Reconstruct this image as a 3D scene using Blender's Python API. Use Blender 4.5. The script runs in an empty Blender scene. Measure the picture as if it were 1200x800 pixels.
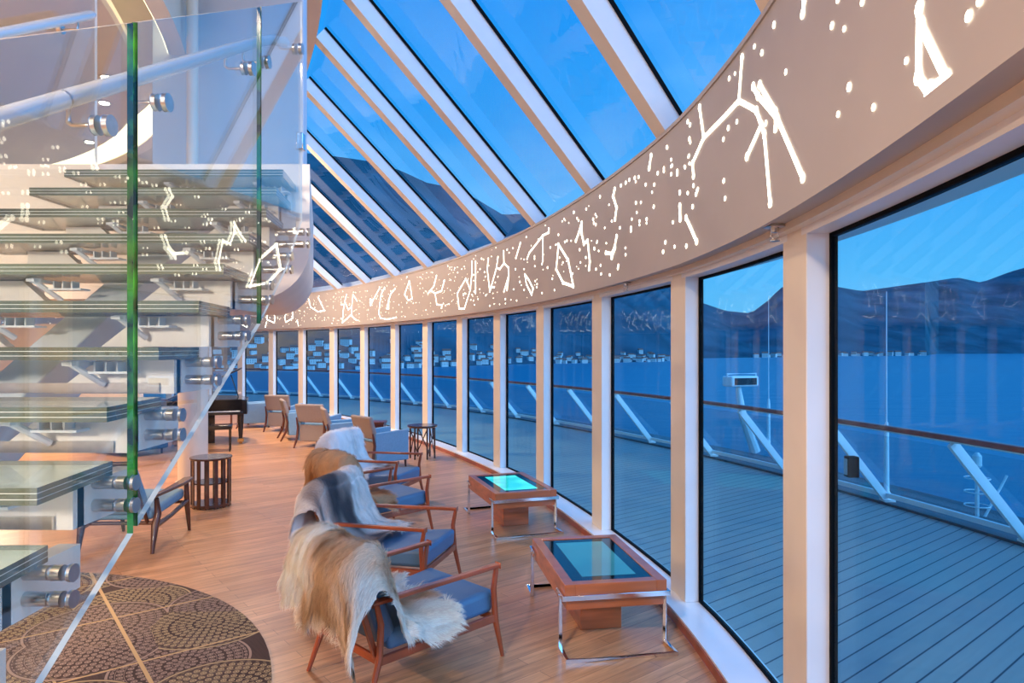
import bpy, math, random
from mathutils import Vector, Matrix, noise
random.seed(7)
COL = bpy.context.scene.collection
F, CX, HY, CAMZ = 800.0, 600.0, 407.0, 2.0
R = math.radians

# ------------------------------------------------------------------ materials
def mat(name):
    m = bpy.data.materials.new(name); m.use_nodes = True
    nt = m.node_tree; nt.nodes.clear()
    out = nt.nodes.new('ShaderNodeOutputMaterial')
    return m, nt, out
def N(nt, t, **kw):
    n = nt.nodes.new(t)
    for k, v in kw.items():
        if k.startswith('i_'): n.inputs[k[2:].replace('_', ' ')].default_value = v
        else: setattr(n, k, v)
    return n
def L(nt, a, b): nt.links.new(a, b)
def rgba(c): return (c[0], c[1], c[2], 1.0)
def pbr(name, col, rough=.5, metal=0.0, spec=.5, nscale=0, namp=.15, bump=0, bscale=40, coat=0, stretch=(1, 1, 1)):
    m, nt, out = mat(name)
    b = N(nt, 'ShaderNodeBsdfPrincipled')
    b.inputs['Base Color'].default_value = rgba(col); b.inputs['Roughness'].default_value = rough
    b.inputs['Metallic'].default_value = metal; b.inputs['Specular IOR Level'].default_value = spec
    b.inputs['Coat Weight'].default_value = coat; b.inputs['Coat Roughness'].default_value = .1
    tc = N(nt, 'ShaderNodeTexCoord'); mp = N(nt, 'ShaderNodeMapping'); mp.inputs['Scale'].default_value = stretch
    L(nt, tc.outputs['Object'], mp.inputs['Vector'])
    if nscale:
        no = N(nt, 'ShaderNodeTexNoise'); no.inputs['Scale'].default_value = nscale; no.inputs['Detail'].default_value = 4
        L(nt, mp.outputs[0], no.inputs['Vector'])
        cr = N(nt, 'ShaderNodeValToRGB')
        cr.color_ramp.elements[0].position = .3; cr.color_ramp.elements[1].position = .7
        cr.color_ramp.elements[0].color = rgba([c * (1 - namp) for c in col])
        cr.color_ramp.elements[1].color = rgba([min(1, c * (1 + namp)) for c in col])
        L(nt, no.outputs['Fac'], cr.inputs['Fac']); L(nt, cr.outputs['Color'], b.inputs['Base Color'])
    if bump:
        n2 = N(nt, 'ShaderNodeTexNoise'); n2.inputs['Scale'].default_value = bscale
        L(nt, mp.outputs[0], n2.inputs['Vector'])
        bm = N(nt, 'ShaderNodeBump'); bm.inputs['Strength'].default_value = bump; bm.inputs['Distance'].default_value = .01
        L(nt, n2.outputs['Fac'], bm.inputs['Height']); L(nt, bm.outputs[0], b.inputs['Normal'])
    L(nt, b.outputs[0], out.inputs['Surface'])
    return m
def emis(name, col, s):
    m, nt, out = mat(name); e = N(nt, 'ShaderNodeEmission')
    e.inputs['Color'].default_value = rgba(col); e.inputs['Strength'].default_value = s
    L(nt, e.outputs[0], out.inputs['Surface']); return m
def glass(name, tint, ior=1.5, haze=0.0, hazecol=(1, 1, 1), rough=0.0, boost=1.0):
    m, nt, out = mat(name)
    tr = N(nt, 'ShaderNodeBsdfTransparent'); tr.inputs['Color'].default_value = rgba(tint)
    gl = N(nt, 'ShaderNodeBsdfGlossy'); gl.inputs['Roughness'].default_value = rough
    lw = N(nt, 'ShaderNodeLayerWeight'); lw.inputs['Blend'].default_value = .5
    pw = N(nt, 'ShaderNodeMath', operation='POWER'); pw.inputs[1].default_value = 5.0; L(nt, lw.outputs['Facing'], pw.inputs[0])
    f0 = ((ior - 1) / (ior + 1)) ** 2
    ml = N(nt, 'ShaderNodeMath', operation='MULTIPLY_ADD'); ml.inputs[1].default_value = 1 - f0; ml.inputs[2].default_value = f0; L(nt, pw.outputs[0], ml.inputs[0])
    mu = N(nt, 'ShaderNodeMath', operation='MULTIPLY', use_clamp=True); mu.inputs[1].default_value = boost
    L(nt, ml.outputs[0], mu.inputs[0])
    mx = N(nt, 'ShaderNodeMixShader'); L(nt, mu.outputs[0], mx.inputs[0])
    last = tr
    if haze:
        df = N(nt, 'ShaderNodeBsdfDiffuse'); df.inputs['Color'].default_value = rgba(hazecol)
        m2 = N(nt, 'ShaderNodeMixShader'); m2.inputs[0].default_value = haze
        L(nt, tr.outputs[0], m2.inputs[1]); L(nt, df.outputs[0], m2.inputs[2]); last = m2
    L(nt, last.outputs[0], mx.inputs[1]); L(nt, gl.outputs[0], mx.inputs[2])
    L(nt, mx.outputs[0], out.inputs['Surface']); return m

M = {}
M['cream'] = pbr('cream_paint', (.80, .70, .58), .35, nscale=3, namp=.03)  # also paints warm lamplight onto column and beam faces
M['white'] = pbr('white_paint', (.80, .80, .83), .35, nscale=3, namp=.03)
M['fascia'] = pbr('fascia_paint', (.46, .40, .365), .5, nscale=2, namp=.03)
M['ceil'] = pbr('ceiling_paint', (.66, .58, .50), .6, nscale=1.5, namp=.03)
M['pale'] = pbr('pale_wall', (.60, .66, .76), .5, nscale=1, namp=.04)
M['gasket'] = pbr('black_gasket', (.003, .004, .006), .8, spec=.1)
M['sill'] = pbr('sill_white', (.88, .89, .90), .25, nscale=4, namp=.02)
M['chrome'] = pbr('chrome', (.80, .80, .82), .12, metal=1)
M['steel'] = pbr('brushed_steel', (.62, .60, .58), .28, metal=1, nscale=30, namp=.1)
M['railtube'] = pbr('satin_tube', (.82, .80, .80), .22, metal=.35)
M['cherry'] = pbr('reddish_wood', (.36, .075, .028), .3, nscale=5, namp=.35, stretch=(1, 1, .2), coat=.4)
M['tablewood'] = pbr('cherry_table_wood', (.44, .115, .035), .3, nscale=6, namp=.3, stretch=(.3, 1, 3), coat=.4)
M['darkwood'] = pbr('dark_walnut', (.07, .022, .014), .25, nscale=5, namp=.4, coat=.5)
M['black'] = pbr('black_lacquer', (.008, .008, .010), .15, coat=.5)
M['leather'] = pbr('blue_grey_leather', (.075, .19, .34), .42, nscale=3, namp=.08, bump=.15, bscale=120)
M['fabric'] = pbr('taupe_fabric', (.33, .27, .25), .85, nscale=60, namp=.08)
M['bluefab'] = pbr('grey_blue_fabric', (.20, .36, .52), .8, nscale=60, namp=.08)
M['navy'] = pbr('navy_fabric', (.03, .10, .22), .7, nscale=40, namp=.1)
M['oakpanel'] = pbr('oak_panel', (.55, .30, .14), .4, nscale=4, namp=.2, stretch=(1, 1, .15))
M['brass'] = pbr('brass', (.75, .48, .18), .25, metal=1)
M['teak'] = pbr('teak_rail', (.50, .075, .045), .3, nscale=8, namp=.2, coat=.3)
M['railwhite'] = pbr('deck_white_paint', (.86, .88, .90), .35, nscale=4, namp=.04)
M['riser'] = pbr('stair_white', (.90, .83, .76), .4, nscale=2, namp=.04)
M['winglass'] = glass('window_glass', (.74, .93, .98), 1.5, boost=.22)
M['roofglass'] = glass('skylight_glass', (.90, .97, 1.0), 1.45, boost=.8)
M['deckglass'] = glass('deck_rail_glass', (.70, .90, .92), 1.45, boost=.7, haze=.08, hazecol=(.35, .6, .65))
M['stairglass'] = glass('clear_balustrade_glass', (.96, .985, .975), 1.52, haze=.01, boost=1.5)
M['tread'] = glass('laminated_tread_glass', (.955, .98, .965), 1.5, haze=.075, hazecol=(.80, .86, .80), rough=.05, boost=.7)
M['clamp'] = glass('clear_clamp_plastic', (.92, .94, .94), 1.45, haze=.5, hazecol=(.85, .85, .85), boost=1.5)
M['tedge'] = pbr('tread_edge_glass', (.10, .125, .09), .12, nscale=2, namp=.35, stretch=(1, 1, 1), coat=.6)
M['lamline'] = pbr('pale_interlayer', (.75, .80, .76), .3)
M['blueedge'] = pbr('pale_glass_edge', (.86, .90, .90), .15, coat=.6)
m, nt, out = mat('green_glass_edge')
b = N(nt, 'ShaderNodeBsdfPrincipled'); b.inputs['Roughness'].default_value = .1; b.inputs['Coat Weight'].default_value = .6
tc = N(nt, 'ShaderNodeTexCoord'); no = N(nt, 'ShaderNodeTexNoise'); no.inputs['Scale'].default_value = 9; no.inputs['Detail'].default_value = 5
cr = N(nt, 'ShaderNodeValToRGB'); cr.color_ramp.elements[0].color = (.002, .025, .018, 1); cr.color_ramp.elements[1].color = (.05, .36, .03, 1)
cr.color_ramp.elements[0].position = .42; cr.color_ramp.elements[1].position = .72
L(nt, tc.outputs['Object'], no.inputs['Vector']); L(nt, no.outputs['Fac'], cr.inputs['Fac']); L(nt, cr.outputs[0], b.inputs['Base Color'])
L(nt, b.outputs[0], out.inputs[0]); M['greenedge'] = m
M['star'] = emis('backlit_star_cutout', (1.0, .92, .72), 6.0)
M['cove'] = emis('emissive_cove_face', (1.0, .82, .50), 2.6)
M['lamp'] = emis('downlight_lamp', (1.0, .85, .62), 30.0)
M['coldlamp'] = emis('window_glow', (1.0, .80, .45), 2.5)

def planks(name, ang, length, width, c1, c2, gap, rough, grain=True, gapw=.004, spec=.5):
    m, nt, out = mat(name)
    tc = N(nt, 'ShaderNodeTexCoord'); mp = N(nt, 'ShaderNodeMapping'); mp.inputs['Rotation'].default_value = (0, 0, -ang)
    L(nt, tc.outputs['Object'], mp.inputs['Vector'])
    br = N(nt, 'ShaderNodeTexBrick'); br.inputs['Scale'].default_value = 1; br.inputs['Brick Width'].default_value = length
    br.inputs['Row Height'].default_value = width; br.inputs['Mortar Size'].default_value = gapw; br.inputs['Mortar Smooth'].default_value = .3
    br.inputs['Color1'].default_value = rgba(c1); br.inputs['Color2'].default_value = rgba(c2); br.inputs['Mortar'].default_value = rgba(gap)
    br.offset = .37; br.inputs['Bias'].default_value = 0
    L(nt, mp.outputs[0], br.inputs['Vector'])
    b = N(nt, 'ShaderNodeBsdfPrincipled'); b.inputs['Roughness'].default_value = rough; b.inputs['Specular IOR Level'].default_value = spec
    m2 = N(nt, 'ShaderNodeMapping'); m2.inputs['Scale'].default_value = (1.2, 16, 1); L(nt, mp.outputs[0], m2.inputs['Vector'])
    no = N(nt, 'ShaderNodeTexNoise'); no.inputs['Scale'].default_value = 1.6; no.inputs['Detail'].default_value = 6; no.inputs['Roughness'].default_value = .65
    L(nt, m2.outputs[0], no.inputs['Vector'])
    cr = N(nt, 'ShaderNodeValToRGB'); cr.color_ramp.elements[0].position = .32; cr.color_ramp.elements[1].position = .68
    cr.color_ramp.elements[0].color = (.66, .62, .58, 1); cr.color_ramp.elements[1].color = (1.12, 1.1, 1.08, 1)
    L(nt, no.outputs['Fac'], cr.inputs['Fac'])
    mx = N(nt, 'ShaderNodeMixRGB', blend_type='MULTIPLY'); mx.inputs[0].default_value = 1.0 if grain else .3
    L(nt, br.outputs['Color'], mx.inputs[1]); L(nt, cr.outputs[0], mx.inputs[2])
    L(nt, mx.outputs[0], b.inputs['Base Color'])
    rr = N(nt, 'ShaderNodeMapRange'); rr.inputs['To Min'].default_value = rough * .8; rr.inputs['To Max'].default_value = rough * 1.3
    L(nt, no.outputs['Fac'], rr.inputs['Value']); L(nt, rr.outputs[0], b.inputs['Roughness'])
    L(nt, b.outputs[0], out.inputs[0]); return m
AX = math.atan2(1.0, 1.25)
M['floor'] = planks('oak_floor_planks', AX, 1.7, .11, (.72, .39, .20), (.56, .28, .135), (.30, .15, .08), .30, gapw=.0022)
M['deck'] = planks('teak_deck_planks', AX, 60, .14, (.40, .36, .33), (.36, .33, .31), (.02, .03, .05), .4, grain=False, gapw=.007)

# carpet: medallions of dotted rings and petals, gold lines
m, nt, out = mat('medallion_carpet')
tc = N(nt, 'ShaderNodeTexCoord'); mp = N(nt, 'ShaderNodeMapping'); mp.inputs['Rotation'].default_value = (0, 0, -AX)
L(nt, tc.outputs['Object'], mp.inputs['Vector'])
def math_(op, a, b=None, c=None, clamp=False):
    n = N(nt, 'ShaderNodeMath', operation=op, use_clamp=clamp)
    for i, v in enumerate((a, b, c)):
        if v is None: continue
        if isinstance(v, (int, float)): n.inputs[i].default_value = v
        else: L(nt, v, n.inputs[i])
    return n.outputs[0]
base = N(nt, 'ShaderNodeTexNoise'); base.inputs['Scale'].default_value = 1
mb = N(nt, 'ShaderNodeMapping'); mb.inputs['Scale'].default_value = (90, 4, 1); L(nt, mp.outputs[0], mb.inputs['Vector']); L(nt, mb.outputs[0], base.inputs['Vector'])
bc = N(nt, 'ShaderNodeValToRGB'); bc.color_ramp.elements[0].color = (.035, .018, .014, 1); bc.color_ramp.elements[1].color = (.11, .065, .055, 1)
L(nt, base.outputs['Fac'], bc.inputs['Fac'])
cur = bc.outputs[0]
for k, (sc, rad, off) in enumerate(((1.35, .42, 0.0), (1.15, .46, 3.3))):
    mo = N(nt, 'ShaderNodeMapping'); mo.inputs['Location'].default_value = (off, off * .7, 0); L(nt, mp.outputs[0], mo.inputs['Vector'])
    vo = N(nt, 'ShaderNodeTexVoronoi', voronoi_dimensions='2D'); vo.inputs['Scale'].default_value = sc; vo.inputs['Randomness'].default_value = .75
    L(nt, mo.outputs[0], vo.inputs['Vector'])
    sub = N(nt, 'ShaderNodeVectorMath', operation='SUBTRACT'); L(nt, mo.outputs[0], sub.inputs[0]); L(nt, vo.outputs['Position'], sub.inputs[1])
    sp = N(nt, 'ShaderNodeSeparateXYZ'); L(nt, sub.outputs[0], sp.inputs[0])
    r_ = math_('SQRT', math_('ADD', math_('MULTIPLY', sp.outputs[0], sp.outputs[0]), math_('MULTIPLY', sp.outputs[1], sp.outputs[1])))
    a_ = math_('ARCTAN2', sp.outputs[1], sp.outputs[0])
    rs = math_('DIVIDE', r_, .052); ri = math_('FLOOR', rs); rf = math_('SUBTRACT', math_('SUBTRACT', rs, ri), .5)
    cnt_ = math_('MULTIPLY', math_('ADD', ri, 1.0), 6.0)
    af = math_('SUBTRACT', math_('FRACT', math_('ADD', math_('MULTIPLY', math_('DIVIDE', a_, 2 * math.pi), cnt_), 50.0)), .5)
    rf2 = math_('MULTIPLY', rf, 1.15)
    petal = math_('SQRT', math_('ADD', math_('MULTIPLY', rf2, rf2), math_('MULTIPLY', math_('MULTIPLY', af, af), math_('ADD', 1.3, math_('MULTIPLY', rf, 1.6)))))
    inner = math_('MULTIPLY', math_('LESS_THAN', petal, .42), math_('SUBTRACT', 1.0, math_('MULTIPLY', math_('GREATER_THAN', petal, .17), math_('LESS_THAN', petal, .27))))
    ringl = math_('MULTIPLY', math_('GREATER_THAN', math_('ABSOLUTE', rf), .44), math_('LESS_THAN', math_('FLOORED_MODULO', ri, 3.0), .5))
    pat = math_('MAXIMUM', inner, ringl)
    rim = math_('LESS_THAN', math_('ABSOLUTE', math_('SUBTRACT', r_, rad * .97)), .008)
    pat = math_('MULTIPLY', math_('MAXIMUM', math_('MULTIPLY', pat, math_('LESS_THAN', r_, rad * .93)), rim), math_('LESS_THAN', r_, rad))
    colr = N(nt, 'ShaderNodeValToRGB'); s2 = N(nt, 'ShaderNodeSeparateColor'); L(nt, vo.outputs['Color'], s2.inputs[0])
    e = colr.color_ramp.elements; e[0].color = (.50, .37, .20, 1); e[1].color = (.36, .30, .32, 1); e.new(.5).color = (.40, .28, .22, 1)
    colr.color_ramp.interpolation = 'CONSTANT'
    L(nt, s2.outputs[0], colr.inputs['Fac'])
    inside = math_('LESS_THAN', r_, rad)
    mi = N(nt, 'ShaderNodeMixRGB'); L(nt, math_('MULTIPLY', inside, .75), mi.inputs[0]); L(nt, cur, mi.inputs[1]); mi.inputs[2].default_value = (.055, .03, .025, 1)
    mx = N(nt, 'ShaderNodeMixRGB'); L(nt, pat, mx.inputs[0]); L(nt, mi.outputs[0], mx.inputs[1]); L(nt, colr.outputs[0], mx.inputs[2])
    cur = mx.outputs[0]
sp = N(nt, 'ShaderNodeSeparateXYZ'); L(nt, mp.outputs[0], sp.inputs[0])
# gold lines along the ship axis every .90 m (perpendicular offset), one set of cross lines
ln = math_('LESS_THAN', math_('ABSOLUTE', math_('SUBTRACT', math_('FLOORED_MODULO', math_('ADD', sp.outputs[1], -4.84 + .45 + 9.1), .91), .45)), .009)
cx_ = math_('LESS_THAN', math_('ABSOLUTE', math_('SUBTRACT', math_('FLOORED_MODULO', math_('ADD', sp.outputs[0], -.86 + 1.3 + 26.0), 2.6), 1.3)), .012)
lines = math_('MAXIMUM', ln, cx_)
mx = N(nt, 'ShaderNodeMixRGB'); L(nt, lines, mx.inputs[0]); L(nt, cur, mx.inputs[1]); mx.inputs[2].default_value = (.62, .42, .20, 1)
b = N(nt, 'ShaderNodeBsdfPrincipled'); b.inputs['Roughness'].default_value = .9; L(nt, mx.outputs[0], b.inputs['Base Color']); L(nt, b.outputs[0], out.inputs[0])
M['carpet'] = m

# fur: colour from the hide's own pattern attribute
m, nt, out = mat('reindeer_fur')
at = N(nt, 'ShaderNodeAttribute'); at.attribute_name = 'hide'
b = N(nt, 'ShaderNodeBsdfPrincipled'); b.inputs['Roughness'].default_value = .75; b.inputs['Specular IOR Level'].default_value = .2
L(nt, at.outputs['Color'], b.inputs['Base Color']); L(nt, b.outputs[0], out.inputs[0]); M['fur'] = m

# sea, hills
m, nt, out = mat('sea_water')
tc = N(nt, 'ShaderNodeTexCoord'); mp = N(nt, 'ShaderNodeMapping'); mp.inputs['Scale'].default_value = (.02, .06, 1); L(nt, tc.outputs['Object'], mp.inputs['Vector'])
no = N(nt, 'ShaderNodeTexNoise'); no.inputs['Scale'].default_value = 1.0; no.inputs['Detail'].default_value = 8; L(nt, mp.outputs[0], no.inputs['Vector'])
bm = N(nt, 'ShaderNodeBump'); bm.inputs['Strength'].default_value = .5; bm.inputs['Distance'].default_value = 3.0; L(nt, no.outputs['Fac'], bm.inputs['Height'])
b = N(nt, 'ShaderNodeBsdfPrincipled'); b.inputs['Base Color'].default_value = (.008, .20, .32, 1); b.inputs['Roughness'].default_value = .35; b.inputs['Specular IOR Level'].default_value = .32
L(nt, bm.outputs[0], b.inputs['Normal']); L(nt, b.outputs[0], out.inputs[0]); M['sea'] = m
m, nt, out = mat('hazed_forest_hillside')
tc = N(nt, 'ShaderNodeTexCoord'); no = N(nt, 'ShaderNodeTexNoise'); no.inputs['Scale'].default_value = .006; no.inputs['Detail'].default_value = 10
L(nt, tc.outputs['Object'], no.inputs['Vector'])
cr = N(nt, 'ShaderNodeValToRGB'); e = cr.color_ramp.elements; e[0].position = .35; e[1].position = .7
e[0].color = (.012, .075, .11, 1); e[1].color = (.04, .15, .21, 1); L(nt, no.outputs['Fac'], cr.inputs['Fac'])  # hill colours carry the blue of aerial haze
# reddish autumn slope close to the shore in the west
sp = N(nt, 'ShaderNodeSeparateXYZ'); L(nt, tc.outputs['Object'], sp.inputs[0])
mr = N(nt, 'ShaderNodeMapRange'); L(nt, sp.outputs[0], mr.inputs['Value']); mr.inputs['From Min'].default_value = -150; mr.inputs['From Max'].default_value = -320
n3 = N(nt, 'ShaderNodeTexNoise'); n3.inputs['Scale'].default_value = .02; L(nt, tc.outputs['Object'], n3.inputs['Vector'])
mr2 = N(nt, 'ShaderNodeMapRange'); L(nt, sp.outputs[2], mr2.inputs['Value']); mr2.inputs['From Min'].default_value = 130; mr2.inputs['From Max'].default_value = 60
mm = N(nt, 'ShaderNodeMath', operation='MULTIPLY'); L(nt, mr.outputs[0], mm.inputs[0]); L(nt, n3.outputs['Fac'], mm.inputs[1])
m4 = N(nt, 'ShaderNodeMath', operation='MULTIPLY'); L(nt, mm.outputs[0], m4.inputs[0]); L(nt, mr2.outputs[0], m4.inputs[1])
m5 = N(nt, 'ShaderNodeMath', operation='MULTIPLY', use_clamp=True); L(nt, m4.outputs[0], m5.inputs[0]); m5.inputs[1].default_value = 2.2
mx = N(nt, 'ShaderNodeMixRGB'); L(nt, m5.outputs[0], mx.inputs[0]); L(nt, cr.outputs[0], mx.inputs[1]); mx.inputs[2].default_value = (.95, .22, .09, 1)
b = N(nt, 'ShaderNodeBsdfPrincipled'); b.inputs['Roughness'].default_value = .95; b.inputs['Specular IOR Level'].default_value = .1
L(nt, mx.outputs[0], b.inputs['Base Color']); L(nt, b.outputs[0], out.inputs[0]); M['hill'] = m
M['housewall'] = pbr('house_render', (.75, .72, .70), .8)
M['houseroof'] = pbr('house_roof_tiles', (.30, .12, .09), .8)

# ------------------------------------------------------------------ mesh builder
class MB:
    def __init__(s): s.v = []; s.f = []; s.mi = []; s.T = Matrix.Identity(4)
    def add(s, vs, fs, mi=0):
        o = len(s.v); s.v += [tuple(s.T @ Vector(p)) for p in vs]
        s.f += [tuple(o + i for i in f) for f in fs]; s.mi += [mi] * len(fs) if isinstance(mi, int) else list(mi)
        return s
    def box(s, c, d, rz=0, rx=0, ry=0, mi=0, taper=1.0):
        hx, hy, hz = d[0] / 2, d[1] / 2, d[2] / 2
        Rm = Matrix.Rotation(rz, 3, 'Z') @ Matrix.Rotation(ry, 3, 'Y') @ Matrix.Rotation(rx, 3, 'X')
        vs = []
        for z in (-1, 1):
            k = taper if z < 0 else 1
            for x, y in ((-1, -1), (1, -1), (1, 1), (-1, 1)):
                vs.append(Vector(c) + Rm @ Vector((x * hx * k, y * hy * k, z * hz)))
        return s.add(vs, [(0, 3, 2, 1), (4, 5, 6, 7), (0, 1, 5, 4), (1, 2, 6, 5), (2, 3, 7, 6), (3, 0, 4, 7)], mi)
    def hexa(s, b, t, mi=0):   # bottom quad, top quad (both ccw seen from top)
        return s.add(list(b) + list(t), [(0, 3, 2, 1), (4, 5, 6, 7), (0, 1, 5, 4), (1, 2, 6, 5), (2, 3, 7, 6), (3, 0, 4, 7)], mi)
    def tube(s, pts, r, n=12, mi=0, cap=True, square=False, rect=None):
        pts = [Vector(p) for p in pts]; rs = r if isinstance(r, (list, tuple)) else [r] * len(pts)
        vs = []; fs = []; up = None
        for i, p in enumerate(pts):
            if i == 0: t = pts[1] - p
            elif i == len(pts) - 1: t = p - pts[i - 1]
            else: t = (pts[i + 1] - p).normalized() + (p - pts[i - 1]).normalized()
            t.normalize()
            if up is None:
                up = Vector((0, 0, 1)) if abs(t.z) < .9 else Vector((1, 0, 0))
            a = t.cross(up)
            if a.length < 1e-4: a = t.cross(Vector((1, 0, 0)))
            a.normalize(); b_ = a.cross(t).normalized(); up = b_
            k = 1.0
            if 0 < i < len(pts) - 1:
                d1 = (p - pts[i - 1]).normalized(); k = 1 / max(.5, abs(d1.dot(t)))
            if square or rect:
                w, h = rect if rect else (rs[i], rs[i])
                ring = [(w, h), (-w, h), (-w, -h), (w, -h)]
                for x, y in ring: vs.append(p + a * x * k + b_ * y * (k if abs(t.z) > .2 else k))
                nn = 4
            else:
                nn = n
                for j in range(n):
                    q = 2 * math.pi * j / n; vs.append(p + (a * math.cos(q) + b_ * math.sin(q)) * rs[i] * k)
        for i in range(len(pts) - 1):
            for j in range(nn):
                k2 = (j + 1) % nn; fs.append((i * nn + j, i * nn + k2, (i + 1) * nn + k2, (i + 1) * nn + j))
        if cap:
            fs.append(tuple(range(nn))); fs.append(tuple(reversed(range((len(pts) - 1) * nn, len(pts) * nn))))
        return s.add(vs, fs, mi)
    def cyl(s, a, b_, r, n=20, r2=None, mi=0): return s.tube([a, b_], [r, r2 if r2 is not None else r], n, mi)
    def prism(s, poly, z0, z1, mi=0, side=None):
        n = len(poly); vs = [(x, y, z0) for x, y in poly] + [(x, y, z1) for x, y in poly]
        fs = [tuple(reversed(range(n))), tuple(range(n, 2 * n))] + [(i, (i + 1) % n, n + (i + 1) % n, n + i) for i in range(n)]
        return s.add(vs, fs, [mi, mi] + [side if side is not None else mi] * n)
    def lathe(s, prof, n=32, c=(0, 0, 0), mi=0):
        vs = [(c[0] + r * math.cos(2 * math.pi * j / n), c[1] + r * math.sin(2 * math.pi * j / n), c[2] + z) for r, z in prof for j in range(n)]
        fs = [(i * n + j, i * n + (j + 1) % n, (i + 1) * n + (j + 1) % n, (i + 1) * n + j) for i in range(len(prof) - 1) for j in range(n)]
        fs.append(tuple(reversed(range(n)))); fs.append(tuple(range((len(prof) - 1) * n, len(prof) * n)))
        return s.add(vs, fs, mi)
    def build(s, name, mats, parent=None, bev=0, seg=3, smooth=False, sub=0):
        me = bpy.data.meshes.new(name); me.from_pydata(s.v, [], s.f)
        if not isinstance(mats, (list, tuple)): mats = [mats]
        for q in mats: me.materials.append(q)
        me.polygons.foreach_set('material_index', s.mi); me.update()
        bm_ = None
        o = bpy.data.objects.new(name, me); COL.objects.link(o)
        if parent: o.parent = parent
        if bev:
            md = o.modifiers.new('bevel', 'BEVEL'); md.width = bev; md.segments = seg; md.limit_method = 'ANGLE'; md.angle_limit = R(30)
        if sub:
            md = o.modifiers.new('sub', 'SUBSURF'); md.levels = sub; md.render_levels = sub
        if smooth or bev or sub:
            me.polygons.foreach_set('use_smooth', [True] * len(me.polygons))
            if not sub: me.set_sharp_from_angle(angle=R(40))
        return o
def fixn(o):
    import bmesh
    b = bmesh.new(); b.from_mesh(o.data); bmesh.ops.recalc_face_normals(b, faces=b.faces); b.to_mesh(o.data); b.free(); return o
def tag(o, label=None, cat=None, group=None, kind=None):
    if label: o['label'] = label
    if cat: o['category'] = cat
    if group: o['group'] = group
    if kind: o['kind'] = kind
    return o
def struct(o, label, cat): return tag(o, label, cat, kind='structure')
def empty(name, loc, rz=0):
    o = bpy.data.objects.new(name, None); COL.objects.link(o); o.location = loc; o.rotation_euler = (0, 0, rz); o.empty_display_size = .1; return o
def copy_tree(o, parent=None):
    c = o.copy(); COL.objects.link(c); c.parent = parent
    for ch in [x for x in ALLKIDS(o)]: copy_tree(ch, c)
    return c
def ALLKIDS(o): return list(o.children)
def at(x, y, Y): return Vector(((x - CX) / F * Y, Y, CAMZ + (HY - y) / F * Y))

# ------------------------------------------------------------------ the window curve (plan)
CTRL = [(-6.0, -6.6), (-3.4, -5.5), (-1.3, -3.9), (.1, -1.9), (.72, -.1), (1.03, 1.4), (1.17, 2.5), (1.235, 3.5), (1.215, 4.5), (1.13, 5.4), (.84, 7), (.33, 9),
        (-.26, 10.7), (-1.06, 12.55), (-1.98, 14.4), (-3.0, 16.15), (-4.02, 17.84), (-5.2, 19.44), (-6.55, 20.9), (-7.96, 22.28), (-9.45, 23.55), (-11.1, 24.7), (-12.9, 25.6), (-14.9, 26.2), (-17, 26.6), (-20, 26.8)]
def catmull(P, n=16):
    out = []
    for i in range(len(P) - 1):
        p0, p1, p2, p3 = P[max(i - 1, 0)], P[i], P[i + 1], P[min(i + 2, len(P) - 1)]
        for k in range(n):
            t = k / n
            out.append(tuple(.5 * ((2 * p1[a]) + (p2[a] - p0[a]) * t + (2 * p0[a] - 5 * p1[a] + 4 * p2[a] - p3[a]) * t * t + (3 * p1[a] - p0[a] - 3 * p2[a] + p3[a]) * t ** 3) for a in (0, 1)))
    out.append(P[-1]); return out
S_ = catmull(CTRL)
for _ in range(60):
    S_ = [S_[0]] + [(.25 * S_[i - 1][0] + .5 * S_[i][0] + .25 * S_[i + 1][0], .25 * S_[i - 1][1] + .5 * S_[i][1] + .25 * S_[i + 1][1]) for i in range(1, len(S_) - 1)] + [S_[-1]]
class Curve:
    def __init__(s, P):
        s.P = P; s.L = [0]
        for a, b_ in zip(P, P[1:]): s.L.append(s.L[-1] + math.hypot(b_[0] - a[0], b_[1] - a[1]))
        s.len = s.L[-1]
    def at(s, d, off=0.0):
        d = min(max(d, 0), s.len - 1e-6); lo, hi = 0, len(s.L) - 1
        while hi - lo > 1:
            m_ = (lo + hi) // 2
            if s.L[m_] <= d: lo = m_
            else: hi = m_
        t = (d - s.L[lo]) / (s.L[hi] - s.L[lo]); a, b_ = s.P[lo], s.P[hi]
        p = (a[0] + (b_[0] - a[0]) * t, a[1] + (b_[1] - a[1]) * t)
        tx, ty = s.tan(d); return (p[0] + ty * off, p[1] - tx * off)
    def tan(s, d):
        def q(d):
            d = min(max(d, 0), s.len - 1e-6); lo, hi = 0, len(s.L) - 1
            while hi - lo > 1:
                m_ = (lo + hi) // 2
                if s.L[m_] <= d: lo = m_
                else: hi = m_
            t = (d - s.L[lo]) / (s.L[hi] - s.L[lo]); a, b_ = s.P[lo], s.P[hi]
            return (a[0] + (b_[0] - a[0]) * t, a[1] + (b_[1] - a[1]) * t)
        a, b_ = q(d - .15), q(d + .15); l = math.hypot(b_[0] - a[0], b_[1] - a[1]); return ((b_[0] - a[0]) / l, (b_[1] - a[1]) / l)
W = Curve(S_)
def hit_px(x, off=0.0, start=None):
    """arc length where the offset curve crosses the view direction of column x (in front of the viewpoint)"""
    best = None; d = 0.0; last = None
    while d < W.len:
        p = W.at(d, off)
        if p[1] > 1.0:
            q = CX + F * p[0] / p[1]
            if last is not None and (last[1] - x) * (q - x) <= 0 and last[1] != q:
                t = (x - last[1]) / (q - last[1]); return last[0] + t * (d - last[0])
            last = (d, q)
        d += .05
    return None
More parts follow.
